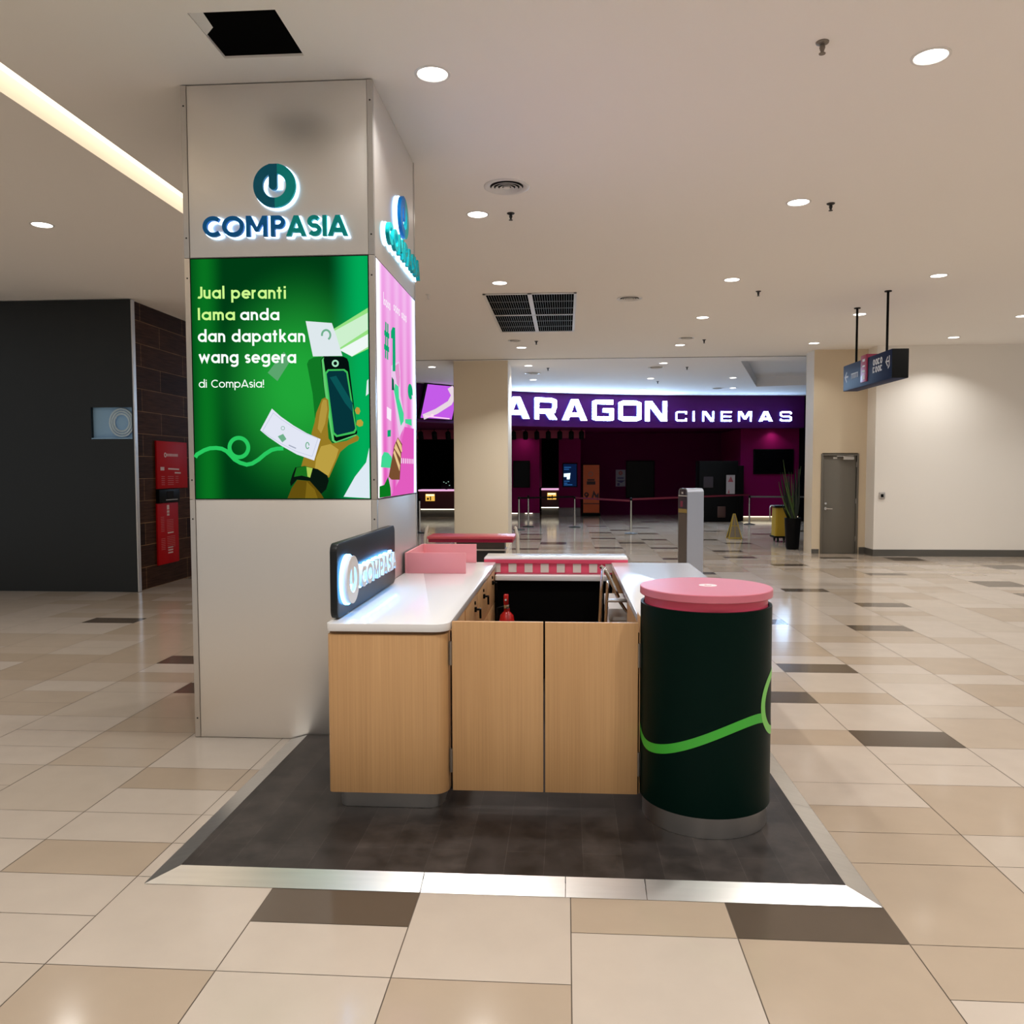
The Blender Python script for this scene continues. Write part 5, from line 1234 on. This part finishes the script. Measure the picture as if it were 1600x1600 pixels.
st = thing('standing_banner', 'orange standing banner by the ticket hall wall', 'banner', (.9, 26.6, 0))
mb = MB(); mb.box(.585, 1.215, 26.5, 26.56, .10, 1.87); build('frame', mb, M_BLACK, st, smooth=0)
mb = MB(); mb.box(.61, 1.195, 26.493, 26.503, .12, 1.85); build('sheet', mb, mat('orange_banner', (.80, .14, .03), .5), st, smooth=0)
mb = MB(); mb.box(.56, 1.24, 26.45, 26.65, .001, .10); build('foot', mb, M_BLACK, st, smooth=0)
fq = plane_fn('y', 26.493, -1)
mb = MB(); mb.solid([(.74, 1.14), (1.05, 1.14), (1.05, 1.26), (.74, 1.26)], fq, 0, .002); mb.solid([(.76, 1.28), (1.02, 1.28), (1.02, 1.34), (.76, 1.34)], fq, 0, .002)
mb.stroke(circle(.73, .78, .06, 14), .05, fq, 0, .002, closed=True); mb.stroke([(.79, .76), (.70, .62)], .05, fq, 0, .002); mb.stroke([(.93, .62), (1.0, .86), (1.08, .70), (1.14, .78), (1.14, .58)], .06, fq, 0, .002); mb.stroke([(.62, .45), (1.19, .45)], .03, fq, 0, .002); build('dark_print', mb, mat('banner_dark', (.05, .012, .015), .5), st, smooth=0)
mb = MB(); mb.stroke(circle(.88, 1.52, .075, 20), .03, fq, 0, .002, closed=True); build('pale_ring', mb, mat('banner_pale', (.50, .17, .10), .5), st, smooth=0)

def ticket_counter(x0, x1, y, label, boxx):
    t_ = thing('ticket_counter', label, 'counter', ((x0 + x1) / 2, y, 0))
    mb = MB(); mb.box(x0, x1, y, y + .6, .30, .93); build('front', mb, mat('maroon_front', (.10, .004, .012), .4), t_, smooth=0)
    mb = MB(); mb.box(x0, x1, y - .05, y + .65, .93, .985); build('lit_edge', mb, emit('pink_white_edge', lin((240, 180, 222)), 1.0), t_, smooth=0)
    mb = MB(); mb.box(x0, x1, y + .08, y + .6, 0, .30); build('base', mb, M_SKIRT, t_, smooth=0)
    mb = MB(); mb.box(x0, x1, y + .02, y + .06, .27, .30); build('led_strip', mb, M_LEDW, t_, smooth=0)
    mb = MB(); mb.box(boxx, boxx + .33, y - .01, y + .01, .58, .83); b_ = build('lit_niche', mb, emit('gold_niche', lin((226, 176, 78)), 1.2), t_, smooth=0)
    mb = MB(); mb.box(boxx + .02, boxx + .31, y - .014, y - .008, .76, .82); build('bright_band', mb, emit('gold_bright', lin((255, 240, 190)), 1.5), b_, smooth=0)
    mb = MB(); mb.box(boxx + .05, boxx + .12, y - .014, y - .008, .62, .70); mb.box(boxx + .16, boxx + .2, y - .014, y - .008, .6, .74); build('goods', mb, mat('dark_goods', (.08, .05, .01), .5), b_, smooth=0)
ticket_counter(-.92, -.28, 27.0, 'maroon ticket counter with a glowing edge between two magenta panels', -.70)
ticket_counter(-5.25, -3.3, 25.6, 'maroon ticket counter with a glowing edge left of the column', -5.0)
mb = MB(); mb.box(-1.99, -1.68, 25.02, 25.06, .165, .19); mb.box(-1.42, -1.17, 25.02, 25.06, .165, .19); tag(build('led_strip', mb, M_LEDW, smooth=0), 'pale light strips along the base of the magenta panel near the column', 'light')
mb = MB(); mb.box(5.76, 7.60, 24.215, 24.26, .105, .13); tag(build('led_strip', mb, M_LEDW, smooth=0), 'warm light strip along the base of the television wall', 'light')

def spot(x, y, z, label, group):
    t_ = thing('track_spotlight', label, 'spotlight', (x, y, z), group)
    R_ = Matrix.Rotation(math.radians(25), 4, 'X')
    mb = MB(); mb.lathe([(0, -.16), (.085, -.16), (.085, .06), (.05, .10), (0, .10)], (0, 0, 0), 18, M=R_); build('can', mb, M_BLACK, t_, local=True)
    mb = MB(); mb.tube([(0, 0, .04), (0, 0, 3.0 + .018 - z)], .015, 8); build('stem', mb, M_BLACK, t_, local=True)
for i, x in enumerate((-1.75, -1.36, -.98, -.60, -.22, .16, .50)):
    spot(x, 24.05 + .02 * (i % 2), 2.86, 'black track spotlight under the fascia right of the column', 'spotlights under the cinema fascia')
for i, x in enumerate((-5.2, -4.75, -4.3, -3.85, -3.45)):
    spot(x, 23.35, 2.84, 'black track spotlight under the fascia left of the column', 'spotlights seen left of the column')

vm = thing('vending_machine', 'black vending machine with a pale picture panel in the cinema lobby', 'machine', (4.9, 23.5, 0))
mb = MB(); mb.box(4.23, 5.44, 23.2, 24.0, .02, 1.95, .01); build('cabinet', mb, M_BLACK, vm)
mb = MB(); mb.box(5.44, 5.64, 23.3, 24.0, .02, 1.80, .01); build('side_unit', mb, M_BLACK, vm)
mb = MB(); mb.box(5.07, 5.34, 23.192, 23.2, .90, 1.50); pnl = build('picture_panel', mb, mat('pale_picture', (.30, .27, .27), .5), vm, smooth=0)
fq = plane_fn('y', 23.192, -1)
mb = MB(); mb.solid([(5.12, 1.28), (5.29, 1.28), (5.21, 1.46)], fq, 0, .002); mb.solid([(5.11, .92), (5.18, .92), (5.16, 1.05)], fq, 0, .002); build('red_print', mb, mat('picture_red', (.26, .05, .06), .5), pnl, smooth=0)
mb = MB(); mb.box(4.36, 4.66, 23.19, 23.2, 1.10, 1.45); build('glass_front', mb, mat('dim_glass', (.035, .025, .03), .2), vm, smooth=0)
mb = MB(); mb.box(4.80, 5.05, 23.15, 23.2, .15, .50, .01); build('bin_flap', mb, mat('brown_flap', (.05, .018, .012), .5), vm)
tp = thing('payment_terminal', 'dark terminal with a faint screen on the left ticket counter', 'terminal', (-4.25, 25.75, .985))
mb = MB(); mb.box(-4.45, -4.1, 25.75, 25.80, 1.0, 1.32, .006); build('casing', mb, M_BLACK, tp)
mb = MB(); mb.box(-4.31, -4.24, 25.77, 25.78, .985, 1.0); build('stand', mb, M_BLACK, tp)
mb = MB(); fq = plane_fn('y', 25.75, -1)
for x, z in ((-4.38, 1.24), (-4.30, 1.2), (-4.22, 1.25), (-4.18, 1.12)): mb.solid([(x, z), (x + .04, z), (x + .04, z + .025), (x, z + .025)], fq, 0, .003)
build('lit_dots', mb, emit('screen_dots', lin((150, 190, 170)), 1.0), tp, smooth=0)
